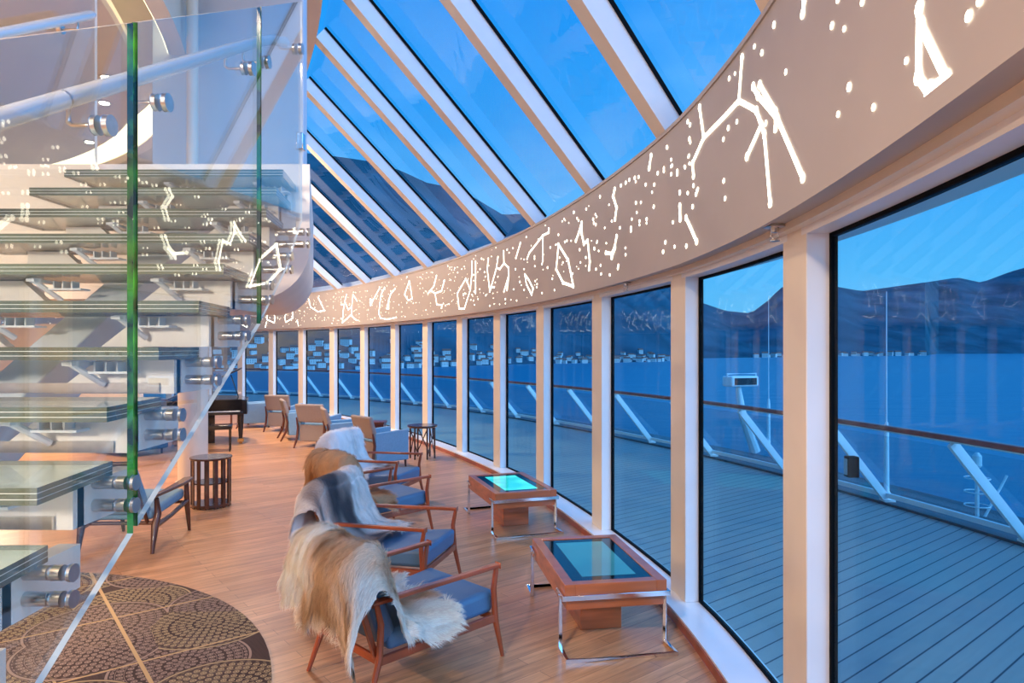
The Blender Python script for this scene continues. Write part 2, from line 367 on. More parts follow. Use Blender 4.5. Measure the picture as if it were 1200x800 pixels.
def strip(off0, z0, off1, z1, d0, d1, step=.25, mb=None, mi=0):
    mb = mb or MB(); n = max(2, int((d1 - d0) / step)); vs = []; fs = []
    for i in range(n + 1):
        d = d0 + (d1 - d0) * i / n; a = W.at(d, off0); b_ = W.at(d, off1)
        vs += [(a[0], a[1], z0), (b_[0], b_[1], z1)]
    for i in range(n): fs.append((2 * i, 2 * i + 1, 2 * i + 3, 2 * i + 2))
    return mb.add(vs, fs, mi)
def ring_solid(offa, offb, z0, z1, d0, d1, step=.25, mb=None, mi=0):
    mb = mb or MB(); n = max(1, int((d1 - d0) / step)); vs = []; fs = []
    for i in range(n + 1):
        d = d0 + (d1 - d0) * i / n; a = W.at(d, offa); b_ = W.at(d, offb)
        vs += [(a[0], a[1], z0), (b_[0], b_[1], z0), (b_[0], b_[1], z1), (a[0], a[1], z1)]
    for i in range(n):
        k = 4 * i
        for j in range(4): fs.append((k + j, k + (j + 1) % 4, k + 4 + (j + 1) % 4, k + 4 + j))
    fs += [(3, 2, 1, 0), (4 * n, 4 * n + 1, 4 * n + 2, 4 * n + 3)]
    return mb.add(vs, fs, mi)

# ------------------------------------------------------------------ setting: floor, sill, fascia, columns, windows
FLW = [W.at(d) for d in [i * .4 for i in range(int(W.len / .4) + 1)]] + [W.P[-1]]
poly = [(x, y) for x, y in FLW] + [(-20, -6.6)]
def in_front(p): return p
fl = MB(); fl.prism(poly, -.2, 0).build('floor', M['floor'])
struct(bpy.data.objects['floor'], 'warm oak plank floor of the lounge running to the curved windows', 'floor')
sk = ring_solid(0.0, .015, 0.0, .06, 0, W.len).build('baseboard_window_side', M['cherry'])
struct(sk, 'thin reddish wood skirting along the floor below the white window sill', 'baseboard')
si = MB(); ring_solid(.012, .31, .0, .075, 0, W.len, mb=si); so = si.build('trim_1', M['sill'])
struct(so, 'low white sill running under all the tall windows', 'window sill')
d_ref = hit_px(945, .15)
STA = [d_ref + 2.0 * k for k in range(-6, 16)]
STA = [d for d in STA if .3 < d < W.len - .6]
# anchor measured stations: refine with the directions seen
meas = [945, 803, 705, 637, 586, 541.6, 501, 463, 427, 391.5, 355, 320, 284]
STM = [hit_px(x, .15) for x in meas]
before = [STM[0] - 2.0 * k for k in range(5, 0, -1)]; after = [STM[-1] + 2.0 * k for k in range(1, 6)]
STA = [d for d in before + STM + after if .3 < d < W.len - .6]
H0, HB, HT = .075, 2.6, 3.6
CW = .30
ORD = ['nearest', 'second', 'third', 'fourth', 'fifth', 'sixth', 'seventh', 'eighth', 'ninth', 'tenth', 'eleventh', 'twelfth', 'thirteenth', 'fourteenth', 'fifteenth', 'sixteenth', 'seventeenth', 'eighteenth', 'nineteenth', 'twentieth']
nb = len([d for d in STA if d < STM[0] - .1])
def place_word(i):
    k = i - nb
    if k < 0: return 'behind the viewpoint, number %s back' % ORD[-k - 1]
    return '%s in view counting from the near side' % ORD[k]
for i, d in enumerate(STA):
    mb = MB()
    p = [W.at(d, .15), W.at(d, .27), W.at(d + CW, .27), W.at(d + CW, .15)]
    mb.prism([p[0], p[1], p[2], p[3]], H0, HB + .02, 0)
    mb.f, mb.v = mb.f, mb.v
    # faces: inner (cream, painting in the warm room light) is side 3->0
    o = mb.build('trim_%d' % (i + 10), [M['white'], M['cream']], bev=.004, seg=1)
    o.data.polygons[2 + 3].material_index = 1
    struct(fixn(o), 'window column with warm lamplight painted on its room face, ' + place_word(i), 'window column')
# head soffit above the windows
hd = MB(); ring_solid(.115, .6, HB - .004, HB + .1, 0, W.len, mb=hd); ring_solid(.15, .30, 2.53, HB + .01, 0, W.len, mb=hd)
struct(hd.build('trim_2', M['white'], bev=0), 'white soffit and head rail over the tall windows', 'window head')
hl = MB(); ring_solid(.10, .15, HB - .035, HB + .01, 0, W.len, mb=hl)
struct(hl.build('trim_3', M['cream']), 'narrow cream bead below the soffit over the tall windows', 'trim')
# windows
for i in range(len(STA) - 1):
    d0, d1 = STA[i] + CW, STA[i + 1]
    root = empty('window_%d' % (i + 1), (0, 0, 0))
    g = MB(); z0, z1 = H0 + .0, 2.53
    ring_solid(.262, .274, z0 + .02, z1 - .02, d0 + .02, d1 - .02, mb=g)
    k = MB()
    for a, b_ in ((d0 - .01, d0 + .018), (d1 - .020, d1 + .01)): ring_solid(.254, .285, z0, z1, a, b_, mb=k)
    ring_solid(.254, .285, z0, z0 + .016, d0, d1, mb=k); ring_solid(.254, .285, z1 - .018, z1 + .005, d0, d1, mb=k)
    k.build('gasket_frame', M['gasket'], root); g.build('pane', M['winglass'], root)
    struct(root, 'tall window onto the deck, ' + place_word(i), 'window')
# fascia band
fa = MB(); ring_solid(0.0, .12, HB, HT, 0, W.len, mb=fa)
fo = fa.build('wall_fascia', M['fascia'], smooth=False)
struct(fo, 'curved beige fascia band with glowing constellations above the windows', 'fascia')
lp = MB(); ring_solid(-.012, .01, HB - .012, HB + .05, 0, W.len, mb=lp); ring_solid(-.01, .2, HT, HT + .03, 0, W.len, mb=lp)
struct(lp.build('trim_4', M['fascia']), 'thin lips edging the curved fascia band', 'trim')

# ------------------------------------------------------------------ constellations
def on_fascia(x, y):
    d = hit_px(x, 0.0)
    p = W.at(d); return (d, CAMZ + (HY - y) / F * p[1])
def fpt(d, z, off=-.004): p = W.at(d, off); return (p[0], p[1], z)
CON = []
def cropset(x0, y0, sc, strokes):
    for st in strokes: CON.append([[(x0 + a / sc, y0 + b_ / sc) for a, b_ in ln] for ln in st])
cropset(780, 0, 2.667, [
    [[(88, 550), (85, 510), (120, 430), (230, 315), (285, 345), (310, 420), (328, 635)], [(120, 430), (107, 335)], [(230, 315), (240, 180)], [(300, 390), (255, 490)], [(275, 270), (290, 300), (350, 370), (430, 555)], [(295, 265), (345, 350), (345, 400)]],
    [[(795, 25), (792, 240), (825, 300), (830, 275), (880, 265), (800, 80)]],
    [[(65, 680), (98, 755)]], [[(435, 0), (430, 42)]]])
cropset(680, 160, 4.444, [
    [[(180, 275), (172, 310), (190, 370), (182, 430)]],
    [[(190, 520), (180, 575), (165, 610), (135, 605)], [(165, 630), (182, 580)]],
    [[(370, 100), (360, 165)]], [[(520, 360), (522, 430)]]])
cropset(540, 240, 5.7125, [
    [[(445, 360), (460, 320), (550, 205), (590, 185), (590, 160)], [(550, 205), (550, 375)]],
    [[(655, 265), (640, 430), (685, 520), (755, 545), (720, 370), (655, 265)]],
    [[(772, 240), (790, 190), (810, 120), (810, 190), (825, 260), (850, 240), (865, 380), (860, 430)]],
    [[(430, 465), (440, 530), (475, 600), (485, 560), (455, 500), (430, 465)]],
    [[(400, 255), (370, 355)]],
    [[(185, 360), (178, 430), (195, 580), (240, 420), (250, 350)], [(195, 550), (225, 550)], [(240, 420), (262, 430), (290, 390), (288, 310)], [(290, 390), (320, 420), (322, 480), (310, 570)], [(320, 480), (290, 580)]],
    [[(75, 380), (75, 460), (65, 560)], [(100, 380), (100, 590)]]])
cropset(400, 290, 7.275, [
    [[(370, 340), (340, 400), (330, 470), (320, 560), (335, 600), (390, 615), (470, 595)]],
    [[(460, 350), (425, 390), (405, 445), (388, 520), (405, 520), (405, 450)]],
    [[(580, 285), (540, 400), (572, 450), (605, 435), (590, 340), (580, 285)]],
    [[(812, 240), (790, 330), (740, 390)], [(770, 370), (800, 390), (815, 485), (860, 490), (855, 515)], [(800, 390), (855, 370), (880, 280)]],
    [[(1062, 265), (990, 390), (1005, 520), (1050, 520), (1100, 360), (1062, 265)]],
    [[(330, 340), (270, 450), (245, 440), (250, 495), (270, 450)]],
    [[(45, 400), (30, 460), (60, 530), (90, 500), (100, 400), (135, 455)], [(90, 500), (90, 575)], [(0, 485), (25, 485), (15, 560), (10, 640), (80, 575), (130, 620)]]])
cropset(250, 320, 7.06, [
    [[(790, 215), (805, 280), (865, 318), (920, 310), (870, 205)]],
    [[(680, 255), (655, 300), (660, 370), (600, 405), (590, 365), (625, 270), (655, 300)]],
    [[(695, 390), (705, 435)]]])
def ribbon(mb, pts, w):
    # pts (d, z); a flat strip lying on the curved band
    for (d0, z0), (d1, z1) in zip(pts, pts[1:]):
        l = math.hypot(d1 - d0, z1 - z0)
        if l < 1e-4: continue
        n = max(1, int(l / .12)); nx, nz = -(z1 - z0) / l * w / 2, (d1 - d0) / l * w / 2
        vs = []; fs = []
        for i in range(n + 1):
            t = i / n; d, z = d0 + (d1 - d0) * t, z0 + (z1 - z0) * t
            vs += [fpt(d + nx, z + nz), fpt(d - nx, z - nz)]
        for i in range(n): fs.append((2 * i, 2 * i + 1, 2 * i + 3, 2 * i + 2))
        mb.add(vs, fs)
def dot(mb, d, z, r):
    mb.add([fpt(d + r * math.cos(k * math.pi / 4), z + r * math.sin(k * math.pi / 4)) for k in range(8)], [tuple(range(8))])
CZ = []
for c in CON:
    CZ.append([[on_fascia(x, y) for x, y in ln] for ln in c])
def con_obj(c, w=.027, seed=0):
    if sum(ln[0][0] for ln in c) / len(c) > hit_px(640): w = .019

    mb = MB()
    for ln in c:
        ln = [(d, min(max(z, HB + .06), HT - .04)) for d, z in ln]
        ribbon(mb, ln, w)
        for d, z in ln: dot(mb, d, z, w * .85)
    return mb.build('constellation', M['star'], fo)
for c in CZ: con_obj(c)
smin = min(d for c in CZ for ln in c for d, z in ln); smax = max(d for c in CZ for ln in c for d, z in ln)
# the band goes on round the room: repeats of the same figures out of direct sight, seen in the window reflections
for c in CZ:
    dm = sum(d for ln in c for d, z in ln) / sum(len(ln) for ln in c)
    nd = smax + .8 + (smax - dm) * .5
    if nd < W.len - .6: con_obj([[(nd + (dm - d), z) for d, z in ln] for ln in c])
DOTS = []
for x0, y0, sc, pts in ((780, 0, 2.667, [(540, 0), (617, 5), (985, 2), (950, 50), (522, 80), (560, 90), (755, 190), (575, 272), (652, 335), (541, 357), (340, 78), (279, 145), (302, 165), (377, 225), (200, 245), (218, 230), (182, 435), (197, 400), (224, 380), (183, 565), (187, 620), (448, 587), (315, 385), (37, 535), (18, 520), (72, 490), (45, 600), (70, 603), (88, 580), (100, 595), (85, 645), (45, 665), (24, 695), (5, 460), (75, 435), (70, 380), (77, 390), (60, 520), (65, 768)]),
                        (680, 160, 4.444, [(455, 58), (570, 12), (575, 30), (567, 100), (570, 140), (548, 160), (475, 120), (480, 150), (437, 180), (437, 165), (405, 190), (475, 195), (507, 180), (507, 195), (285, 215), (305, 210), (290, 235), (257, 225), (238, 240), (213, 255), (342, 250), (387, 250), (375, 290), (384, 365), (520, 295), (562, 295), (592, 258), (605, 300), (587, 365), (615, 270), (291, 345), (317, 343), (296, 395), (270, 430), (265, 490), (265, 475), (310, 460), (310, 440), (347, 450), (347, 430), (484, 445), (445, 550), (433, 600), (493, 573), (554, 570), (89, 545), (97, 595), (75, 585), (137, 555), (236, 580), (237, 615), (208, 475), (129, 475), (151, 355), (104, 313), (80, 405), (68, 430), (72, 450), (82, 460), (32, 378), (107, 670), (83, 690), (155, 720), (110, 715), (200, 670), (197, 685), (30, 630), (165, 440)]),
                        (540, 240, 5.7125, [(655, 200), (680, 110), (693, 95), (758, 50), (780, 90), (790, 105), (840, 25), (888, 100), (905, 130), (740, 240), (712, 240), (698, 248), (640, 265), (600, 285), (495, 360), (495, 345), (497, 410), (545, 395), (582, 420), (405, 360), (425, 365), (367, 430), (397, 515), (425, 430), (425, 570), (500, 510), (512, 530), (510, 550), (545, 590), (628, 570), (614, 495), (375, 640), (355, 565), (300, 630), (300, 660), (195, 675), (168, 605), (190, 520), (165, 480), (797, 300), (838, 350), (802, 385), (750, 460), (895, 290), (907, 430), (685, 385), (153, 365), (140, 360), (350, 290), (312, 300), (325, 320), (250, 480), (160, 450), (90, 580), (85, 640), (92, 670), (75, 600), (130, 430), (8, 430)])):
    for a, b_ in pts: DOTS.append(on_fascia(x0 + a / sc, y0 + b_ / sc))
mb = MB(); rd = random.Random(3)
for d, z in DOTS: dot(mb, d, min(max(z, HB + .03), HT - .03), rd.uniform(.010, .017))
far0 = hit_px(560)
for k in range(1500):
    d = rd.uniform(0, W.len)
    if hit_px(700) > d > hit_px(1199): continue
    dens = 1 if d > far0 else .3
    if rd.random() > dens: continue
    dot(mb, d, rd.uniform(HB + .06, HT - .04), rd.choice((.005, .006, .007, .009, .012)))
tag(mb.build('star_points', M['star'], fo), kind='stuff')

# ------------------------------------------------------------------ glazed roof beams
B = Vector((-1.25, -1.0, 1.29)); SR = 1.83
def roof(d, s, off=0.0):
    p = W.at(d, off); return Vector((p[0], p[1], HT + .03)) + B * s
BW, BD = .20, .19
blk = [780, 693, 628, 582.6, 540.7, 501, 462.7, 428.7]
blky = [151.7, 225, 265, 287, 305.7, 318.7, 325, 333.7]
RST = [hit_px(x) for x in blk]
RST = [RST[0] - 2.0 * k for k in range(4, 0, -1)] + RST + [RST[-1] + 2.0 * k for k in range(1, 6)]
RST = [d for d in RST if .5 < d < W.len - .8]
bn = B.normalized()
OUTN = []
for i, d in enumerate(RST):
    t = W.tan(d); tv = Vector((t[0], t[1], 0))
    n = bn.cross(tv).normalized()
    if n.z < 0: n = -n
    OUTN.append(n)
    a0, a1 = roof(d, -.02), roof(d, SR)
    b0, b1 = a0 + tv * BW, a1 + tv * BW
    q = MB(); q.hexa([a0, a1, b1, b0], [a0 + n * BD, a1 + n * BD, b1 + n * BD, b0 + n * BD])
    o = q.build('trim_%d' % (i + 60), [M['white'], M['cream']])
    o.data.polygons[0].material_index = 1  # room-side face coloured cream to paint in warm room light
    fixn(o)
    gq = MB(); e1 = a0 + n * BD - tv * .012; e2 = a1 + n * BD - tv * .012
    gq.hexa([e1 - n * .03, e2 - n * .03, e2 - n * .03 + tv * .012, e1 - n * .03 + tv * .012], [e1, e2, e2 + tv * .012, e1 + tv * .012])
    gq.build('gasket', M['gasket'], o)
    struct(o, 'sloping skylight beam, ' + ('%s in view counting from the near side' % ORD[i - 4] if i >= 4 else 'behind the near edge, %s of four' % ORD[3 - i]), 'roof beam')
for i in range(len(RST) - 1):
    n0, n1 = OUTN[i], OUTN[i + 1]; m_ = 6; vs = []; fs = []
    d0, d1 = RST[i] + BW * .5, RST[i + 1] + BW * .5
    for k in range(m_ + 1):
        t = k / m_; d = d0 + (d1 - d0) * t; n = (n0 * (1 - t) + n1 * t).normalized()
        vs += [roof(d, -.05) + n * (BD + .004), roof(d, SR + .02) + n * (BD + .004)]
    for k in range(m_): fs.append((2 * k, 2 * k + 2, 2 * k + 3, 2 * k + 1))
    o = MB().add(vs, fs).build('window_%d' % (i + 40), M['roofglass'])
    struct(o, 'sloping skylight pane, ' + ('%s in view counting from the near side' % ORD[i - 4] if i >= 4 else 'overhead near edge, %s of four' % ORD[3 - i]), 'skylight')
# closing strip between fascia top and roof glass, ridge beam and ceiling
cs = MB(); vs = []; fs = []; n_ = 90
for k in range(n_ + 1):
    d = RST[0] + (RST[-1] + BW - RST[0]) * k / n_; a = W.at(d, -.005); c = W.at(d, .45)
    vs += [(c[0], c[1], HT - .15), (c[0], c[1], HT + .25)]
for k in range(n_): fs.append((2 * k, 2 * k + 2, 2 * k + 3, 2 * k + 1))
struct(cs.add(vs, fs).build('trim_5', M['white']), 'white kerb behind the top of the fascia band', 'roof kerb')
rg = MB(); vs = []; fs = []
RZ = HT + .03 + B.z * SR
for k in range(n_ + 1):
    d = RST[0] + (RST[-1] + BW - RST[0]) * k / n_; p = roof(d, SR); 
    t = W.tan(d); nin = Vector((-t[1], t[0], 0))
    vs += [(p.x, p.y, p.z - .03), (p.x, p.y, p.z + .42), (p.x + nin.x * .5, p.y + nin.y * .5, p.z + .42), (p.x + nin.x * .5, p.y + nin.y * .5, p.z - .03)]
for k in range(n_):
    for j in range(4): fs.append((4 * k + j, 4 * k + (j + 1) % 4, 4 * k + 4 + (j + 1) % 4, 4 * k + 4 + j))
struct(rg.add(vs, fs).build('trim_6', M['ceil']), 'beige ridge beam where the skylight meets the ceiling', 'ridge beam')
ridge = [roof(RST[0] + (RST[-1] + BW - RST[0]) * k / n_, SR) for k in range(n_ + 1)]
cpoly = [(p.x, p.y) for p in ridge] + [(-20, 24), (-20, -6.6), (-8, -6.6)]
struct(MB().prism(cpoly, RZ - .01, RZ + .1).build('ceiling', M['ceil']), 'beige upper ceiling beside the glazed roof', 'ceiling')

# ------------------------------------------------------------------ inner walls
struct(MB().box((-13, -6.7, 2.9), (14, .2, 6.0)).build('wall_back', M['ceil']), 'beige wall behind the viewpoint', 'wall')
struct(MB().box((-20.1, 10, 2.9), (.2, 34, 6.0)).build('wall_west', M['pale']), 'pale wall at the far side of the lounge', 'wall')
struct(MB().box((-2.74, 6.64, 4.55), (1.46, .12, 2.8)).build('wall_landing', M['pale'], bev=.01), 'pale blue grey wall standing on the upper landing', 'wall')
struct(MB().box((-11.5, 15.0, 4.5), (11, .2, 2.95)).build('wall_upper', M['pale']), 'pale wall at the back of the upper level', 'wall')
struct(MB().box((-11.6, 10.9, 2.82), (12.2, 8.4, .32)).build('floor_upper', M['ceil']), 'upper level floor slab with beige underside', 'upper floor')
struct(MB().box((-13.5, 17.5, 1.3), (8, .2, 2.6)).build('wall_inner', M['cream']), 'cream panelled wall deep in the lounge', 'wall')

# landing slab with the rounded right hand end
prof = []
zt, zb = 3.17, 2.31
def landing(y, xr, zb_):
    pr = [(xr, zt)]; r = .34
    for k in range(0, 10):
        a = k / 9 * math.pi / 2; pr.append((xr - r + r * math.cos(a), zb_ + r - r * math.sin(a)))
    pr += [(-7.0, zb_), (-7.0, zt)]
    return [(x, y, z) for x, z in pr]
A0 = landing(4.36, -1.292, zb); A1 = landing(6.55, -1.905, zb); n = len(A0)
ld = MB(); ld.add(A0 + A1, [tuple(range(n)), tuple(reversed(range(n, 2 * n)))] + [(i, n + i, n + (i + 1) % n, (i + 1) % n) for i in range(n)])
lo = fixn(ld.build('floor_landing', M['riser'])); lo.data.polygons.foreach_set('use_smooth', [True] * len(lo.data.polygons)); lo.data.set_sharp_from_angle(angle=R(40))
struct(lo, 'cream landing slab with a rounded end at the top of the glass stairs', 'landing')

# ------------------------------------------------------------------ glass staircase
stairs = empty('glass_staircase', (-1.9, 1.5, 0))
tag(stairs, 'open staircase of thick green-edged glass treads on cream steel steps', 'staircase')
def sp_(o): o.parent = stairs; o.matrix_parent_inverse = Matrix.Translation((1.9, -1.5, 0)); return o
GX = -1.13
NT = 12
DX = {5: -.03, 6: -.035, 7: -.06, 8: -.11, 9: -.17}
for k in range(-4, 10):
    Yb = 1.78 + .287 * k; Zt = 1.485 + .172 * k; Yf = Yb - .40; X0, X1 = -2.60, -1.205 + DX.get(k, 0)
    t = MB()
    poly_ = [(X0, Yf), (X1 + .045, Yf), (X1 - .005, Yb), (X0, Yb)] 
    th = .013
    for q in range(3):
        z1 = Zt - q * (th + .002)
        t.prism(poly_, z1 - th, z1, 0, 1)
        if q < 2: t.prism([(a * .9999, b_) for a, b_ in poly_], z1 - th - .0018, z1 - th - .0002, 2, 2)
    sp_(t.build('tread', [M['tread'], M['tedge'], M['lamline']]))
for k in range(-4, 10):
    Yr = 1.92 + .287 * (k - 1); z0 = 1.485 + .172 * (k - 1) + .002 if k > -4 else .62; z1 = 1.485 + .172 * k - .046
    xr = -1.235 + DX.get(k, 0)
    h = z1 - z0
    # right and left step plates leaving a notch between, each with a cheek running back under the tread
    for xs, xa, sgn in (([(xr, z0), (xr, z1), (xr - .28, z1), (xr - .44, z0)], xr, -1), ([(-2.38, z0), (-2.06, z0), (-2.20, z1), (-2.38, z1)], -2.38, 1)):
        m_ = MB(); v0 = [(x, Yr, z) for x, z in xs]; v1 = [(x, Yr + .05, z) for x, z in xs]; nn = len(xs)
        m_.add(v0 + v1, [tuple(range(nn)), tuple(reversed(range(nn, 2 * nn)))] + [(i, nn + i, nn + (i + 1) % nn, (i + 1) % nn) for i in range(nn)])
        m_.box((xa + sgn * .03, Yr + .17, z0 + h / 2), (.06, .30, h))
        sp_(fixn(m_.build('step_plate', M['riser'])))
    # slim lip profile on the tread in front of the riser
    if k <= 3:
        sp_(MB().box((-1.85 + .02 * 0, Yr - .008, z0 + .022), (1.13, .012, .036)).build('kick_strip', M['steel']))
    # bracket under the tread
    for xb in (-1.52, -2.05):
        br = MB(); zc = z1 - .004
        br.box((xb, Yr - .09, zc - .008), (.035, .15, .012)); br.box((xb + .09, Yr - .05, zc - .04), (.15, .07, .008))
        br.tube([(xb - .01, Yr - .13, zc - .006), (xb + .04, Yr - .02, zc - .085)], .012, 8)
        br.cyl((xb, Yr - .13, zc - .016), (xb, Yr - .13, zc + .002), .022, 14)
        for q in range(3): br.box((xb + .04 + .04 * q, Yr - .05, zc - .022), (.006, .05, .036))
        sp_(br.build('bracket', M['white']))
    if k <= 7:
        for dz in (.045, .115):
            so_ = MB(); yy = Yr + .10; zz = z0 + dz * .95 + .004
            so_.cyl((xr - .005, yy, zz), (xr + .062, yy, zz), .0185, 20); so_.cyl((xr + .062, yy, zz), (xr + .070, yy, zz), .013, 20)
            so_.cyl((xr + .070, yy, zz), (GX - .009, yy, zz), .0195, 20); so_.cyl((GX + .009, yy, zz), (GX + .019, yy, zz), .022, 24)
            sp_(so_.build('standoff', M['steel'], bev=.001, seg=1))

q = MB(); ya, yb_ = .9, 4.30
def zs_(Y): return 1.485 + .172 * (Y - 1.78) / .287 - .075
q.hexa([(-1.96, ya, zs_(ya) - .22), (-1.77, ya, zs_(ya) - .22), (-1.77, yb_, zs_(yb_) - .22), (-1.96, yb_, zs_(yb_) - .22)], [(-1.96, ya, zs_(ya)), (-1.77, ya, zs_(ya)), (-1.77, yb_, zs_(yb_)), (-1.96, yb_, zs_(yb_))])
sp_(q.build('stringer', M['sill'], bev=.006))
# balustrade: three panes in one plane right of the stairs
bal = empty('glass_balustrade', (GX, 1.5, 0)); tag(bal, 'frameless glass balustrade with green edges on the window side of the stairs', 'balustrade')
def bp(o): o.parent = bal; o.matrix_parent_inverse = Matrix.Translation((-GX, -1.5, 0)); return o
def pane(pts, fin, h=.009):  # pts (Y,Z) ccw; side materials by edge
    nn = len(pts)
    v0 = [(GX - h, y, z) for y, z in pts]; v1 = [(GX + h, y, z) for y, z in pts]
    q = MB(); q.add(v0 + v1, [tuple(range(nn)), tuple(reversed(range(nn, 2 * nn)))] + [(i, nn + i, nn + (i + 1) % nn, (i + 1) % nn) for i in range(nn)], [0, 0] + fin)
    return bp(fixn(q.build('glass_pane', [M['stairglass'], M['greenedge'], M['blueedge']])))
def zbot(Y): return 1.45 + (Y - 2.02) * .64
def ztop(Y): return 2.96 + (Y - 2.02) * .545
pane([(.2, zbot(.2)), (2.02, zbot(2.02)), (2.02, ztop(2.02)), (.2, ztop(.2))], [2, 1, 2, 2])
pane([(2.045, zbot(2.045)), (3.045, zbot(3.045)), (3.045, ztop(3.045)), (2.045, ztop(2.045))], [2, 1, 2, 1])
pane([(3.065, zbot(3.065)), (3.42, 2.40), (3.66, 2.68), (3.66, ztop(3.66)), (3.065, ztop(3.065))], [2, 2, 2, 2, 1], .005)
def hr(Y): return 2.543 + (Y - 1.627) * .56
hx = -1.225
handp = [(hx, y, hr(y)) for y in (.3, 1.0, 1.9, 2.6, 3.3)] + [(hx, 3.5, hr(3.5) - .015), (hx, 3.68, hr(3.6))]
bp(MB().tube(handp, .0255, 20).build('handrail', M['railtube'], smooth=True))
bp(MB().tube([(hx, 1.86, hr(1.86)), (hx, 1.868, hr(1.868))], .0262, 20).build('rail_joint', M['steel']))
for y in (1.30, 1.885, 2.2, 2.92, 3.11, 3.60):
    q = MB(); z = hr(y)
    q.cyl((GX + .009, y, z - .075), (GX + .026, y, z - .075), .028, 24); q.cyl((GX - .024, y, z - .075), (GX - .009, y, z - .075), .026, 24)
    q.tube([(GX - .02, y, z - .075), (hx + .012, y, z - .075), (hx, y, z - .066), (hx, y, z - .02)], .0062, 10)
    bp(q.build('rail_bracket', M['steel'], bev=.0015, seg=1))
bp(MB().box((GX, 3.655, 3.10), (.035, .05, .09)).build('clamp', M['chrome'], bev=.004))
# inner balustrade on the far side of the stairs
b2 = empty('glass_balustrade', (-2.56, 3.0, 0)); tag(b2, 'glass balustrade on the far side of the stairs with a rail ending at the landing', 'balustrade')
def b2p(o): o.parent = b2; o.matrix_parent_inverse = Matrix.Translation((2.56, -3.0, 0)); return o
for y0, y1 in ((1.2, 2.55), (2.57, 3.25), (3.27, 4.3)):
    q = MB(); X_ = -2.62
    ps = [(y0, 1.45 + (y0 - 2.1) * .62), (y1, 1.45 + (y1 - 2.1) * .62), (y1, 2.95 + (y1 - 2.1) * .62), (y0, 2.95 + (y0 - 2.1) * .62)]
    q.add([(X_ - .008, y, z) for y, z in ps] + [(X_ + .008, y, z) for y, z in ps], [(0, 1, 2, 3), (7, 6, 5, 4), (0, 4, 5, 1), (1, 5, 6, 2), (2, 6, 7, 3), (3, 7, 4, 0)], [0, 0, 1, 1, 1, 1])
    b2p(fixn(q.build('glass_pane', [M['stairglass'], M['blueedge']])))
def hl_(Y): return 3.53 + (Y - 3.33) * .615
b2p(MB().tube([(-2.50, y, hl_(y)) for y in (1.2, 2.5, 3.6, 4.05)] + [(-2.50, 4.08, hl_(4.08))], [.0255, .0255, .0255, .0255, .016], 18).build('handrail', M['railtube'], smooth=True))
for y in (3.3, 3.93):
    q = MB(); z = hl_(y); q.tube([(-2.50, y, z - .02), (-2.50, y, z - .07), (-2.61, y, z - .07)], .006, 8); q.cyl((-2.61, y, z - .07), (-2.585, y, z - .07), .026, 20)
    b2p(q.build('rail_bracket', M['steel']))

# round column and slim column
col = MB(); col.lathe([(.24, 0), (.24, .03), (.205, .035), (.205, 2.66)], 40, (-4.72, 10.1, 0)); o = col.build('column', M['cream'], smooth=True)
tag(o, 'round cream column standing behind the slatted drum table', 'column')
o = MB().lathe([(.07, 0), (.07, .02), (.05, .025), (.05, 2.72)], 24, (-2.95, 6.3, 3.173)).build('column', M['cream'], smooth=True)
tag(o, 'slim pale post standing on the upper landing', 'column')

# lowered round ceiling with cove
cv = empty('ceiling_raft', (-11.27, 3.58, 4.85)); tag(cv, 'round lowered ceiling with warm cove glow seen above the stairs', 'ceiling raft')
MB().lathe([(.01, 0), (8.15, 0), (8.18, .02), (8.18, .08), (.01, .08)], 160).build('raft_panel', M['ceil'], cv, smooth=False)
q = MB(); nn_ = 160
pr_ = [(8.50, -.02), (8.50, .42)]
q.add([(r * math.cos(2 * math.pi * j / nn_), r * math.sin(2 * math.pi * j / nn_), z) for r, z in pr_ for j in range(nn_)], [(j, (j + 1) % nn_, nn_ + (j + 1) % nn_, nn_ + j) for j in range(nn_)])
q.build('glowing_cove_face', M['cove'], cv)  # upstand face emits, standing in for cove light falling on it
q = MB(); pr_ = [(8.51, -.03), (8.66, -.03), (8.66, .45), (8.51, .45)]
q.add([(r * math.cos(2 * math.pi * j / nn_), r * math.sin(2 * math.pi * j / nn_), z) for r, z in pr_ for j in range(nn_)], [(i * nn_ + j, i * nn_ + (j + 1) % nn_, ((i + 1) % 4) * nn_ + (j + 1) % nn_, ((i + 1) % 4) * nn_ + j) for i in range(4) for j in range(nn_)])
q.build('cove_ring', M['cream'], cv)
for k, (x, y) in enumerate(((-4.74, 7.94), (-5.2, 8.64), (-5.85, 9.45), (-4.27, 7.19))):
    q = empty('recessed_downlight', (x, y, 4.842)); tag(q, 'small recessed downlight in the round ceiling, %s from the near edge' % ('second', 'third', 'farthest', 'first')[k], 'downlight', 'downlights in the round ceiling')
    MB().lathe([(.055, -.004), (.07, -.004), (.07, .006), (.055, .006)], 24).build('trim_ring', M['steel'], q)
    MB().lathe([(.001, -.010), (.05, -.010), (.052, -.0045), (.001, -.0045)], 20).build('lamp', M['lamp'], q)

# ------------------------------------------------------------------ carpet
CC, CR = (-4.13, 3.24), 2.82
CARPET = True
q = MB(); q.lathe([(.01, 0), (2.82, 0), (2.82, .010), (.01, .010)], 96); crp = q.build('carpet', M['carpet'])
# keep world aligned pattern: object at origin, verts moved
for v in crp.data.vertices: v.co.x += CC[0]; v.co.y += CC[1]; v.co.z += .001
tag(crp, 'round dark brown carpet with gold lines and medallions at the foot of the stairs', 'carpet')

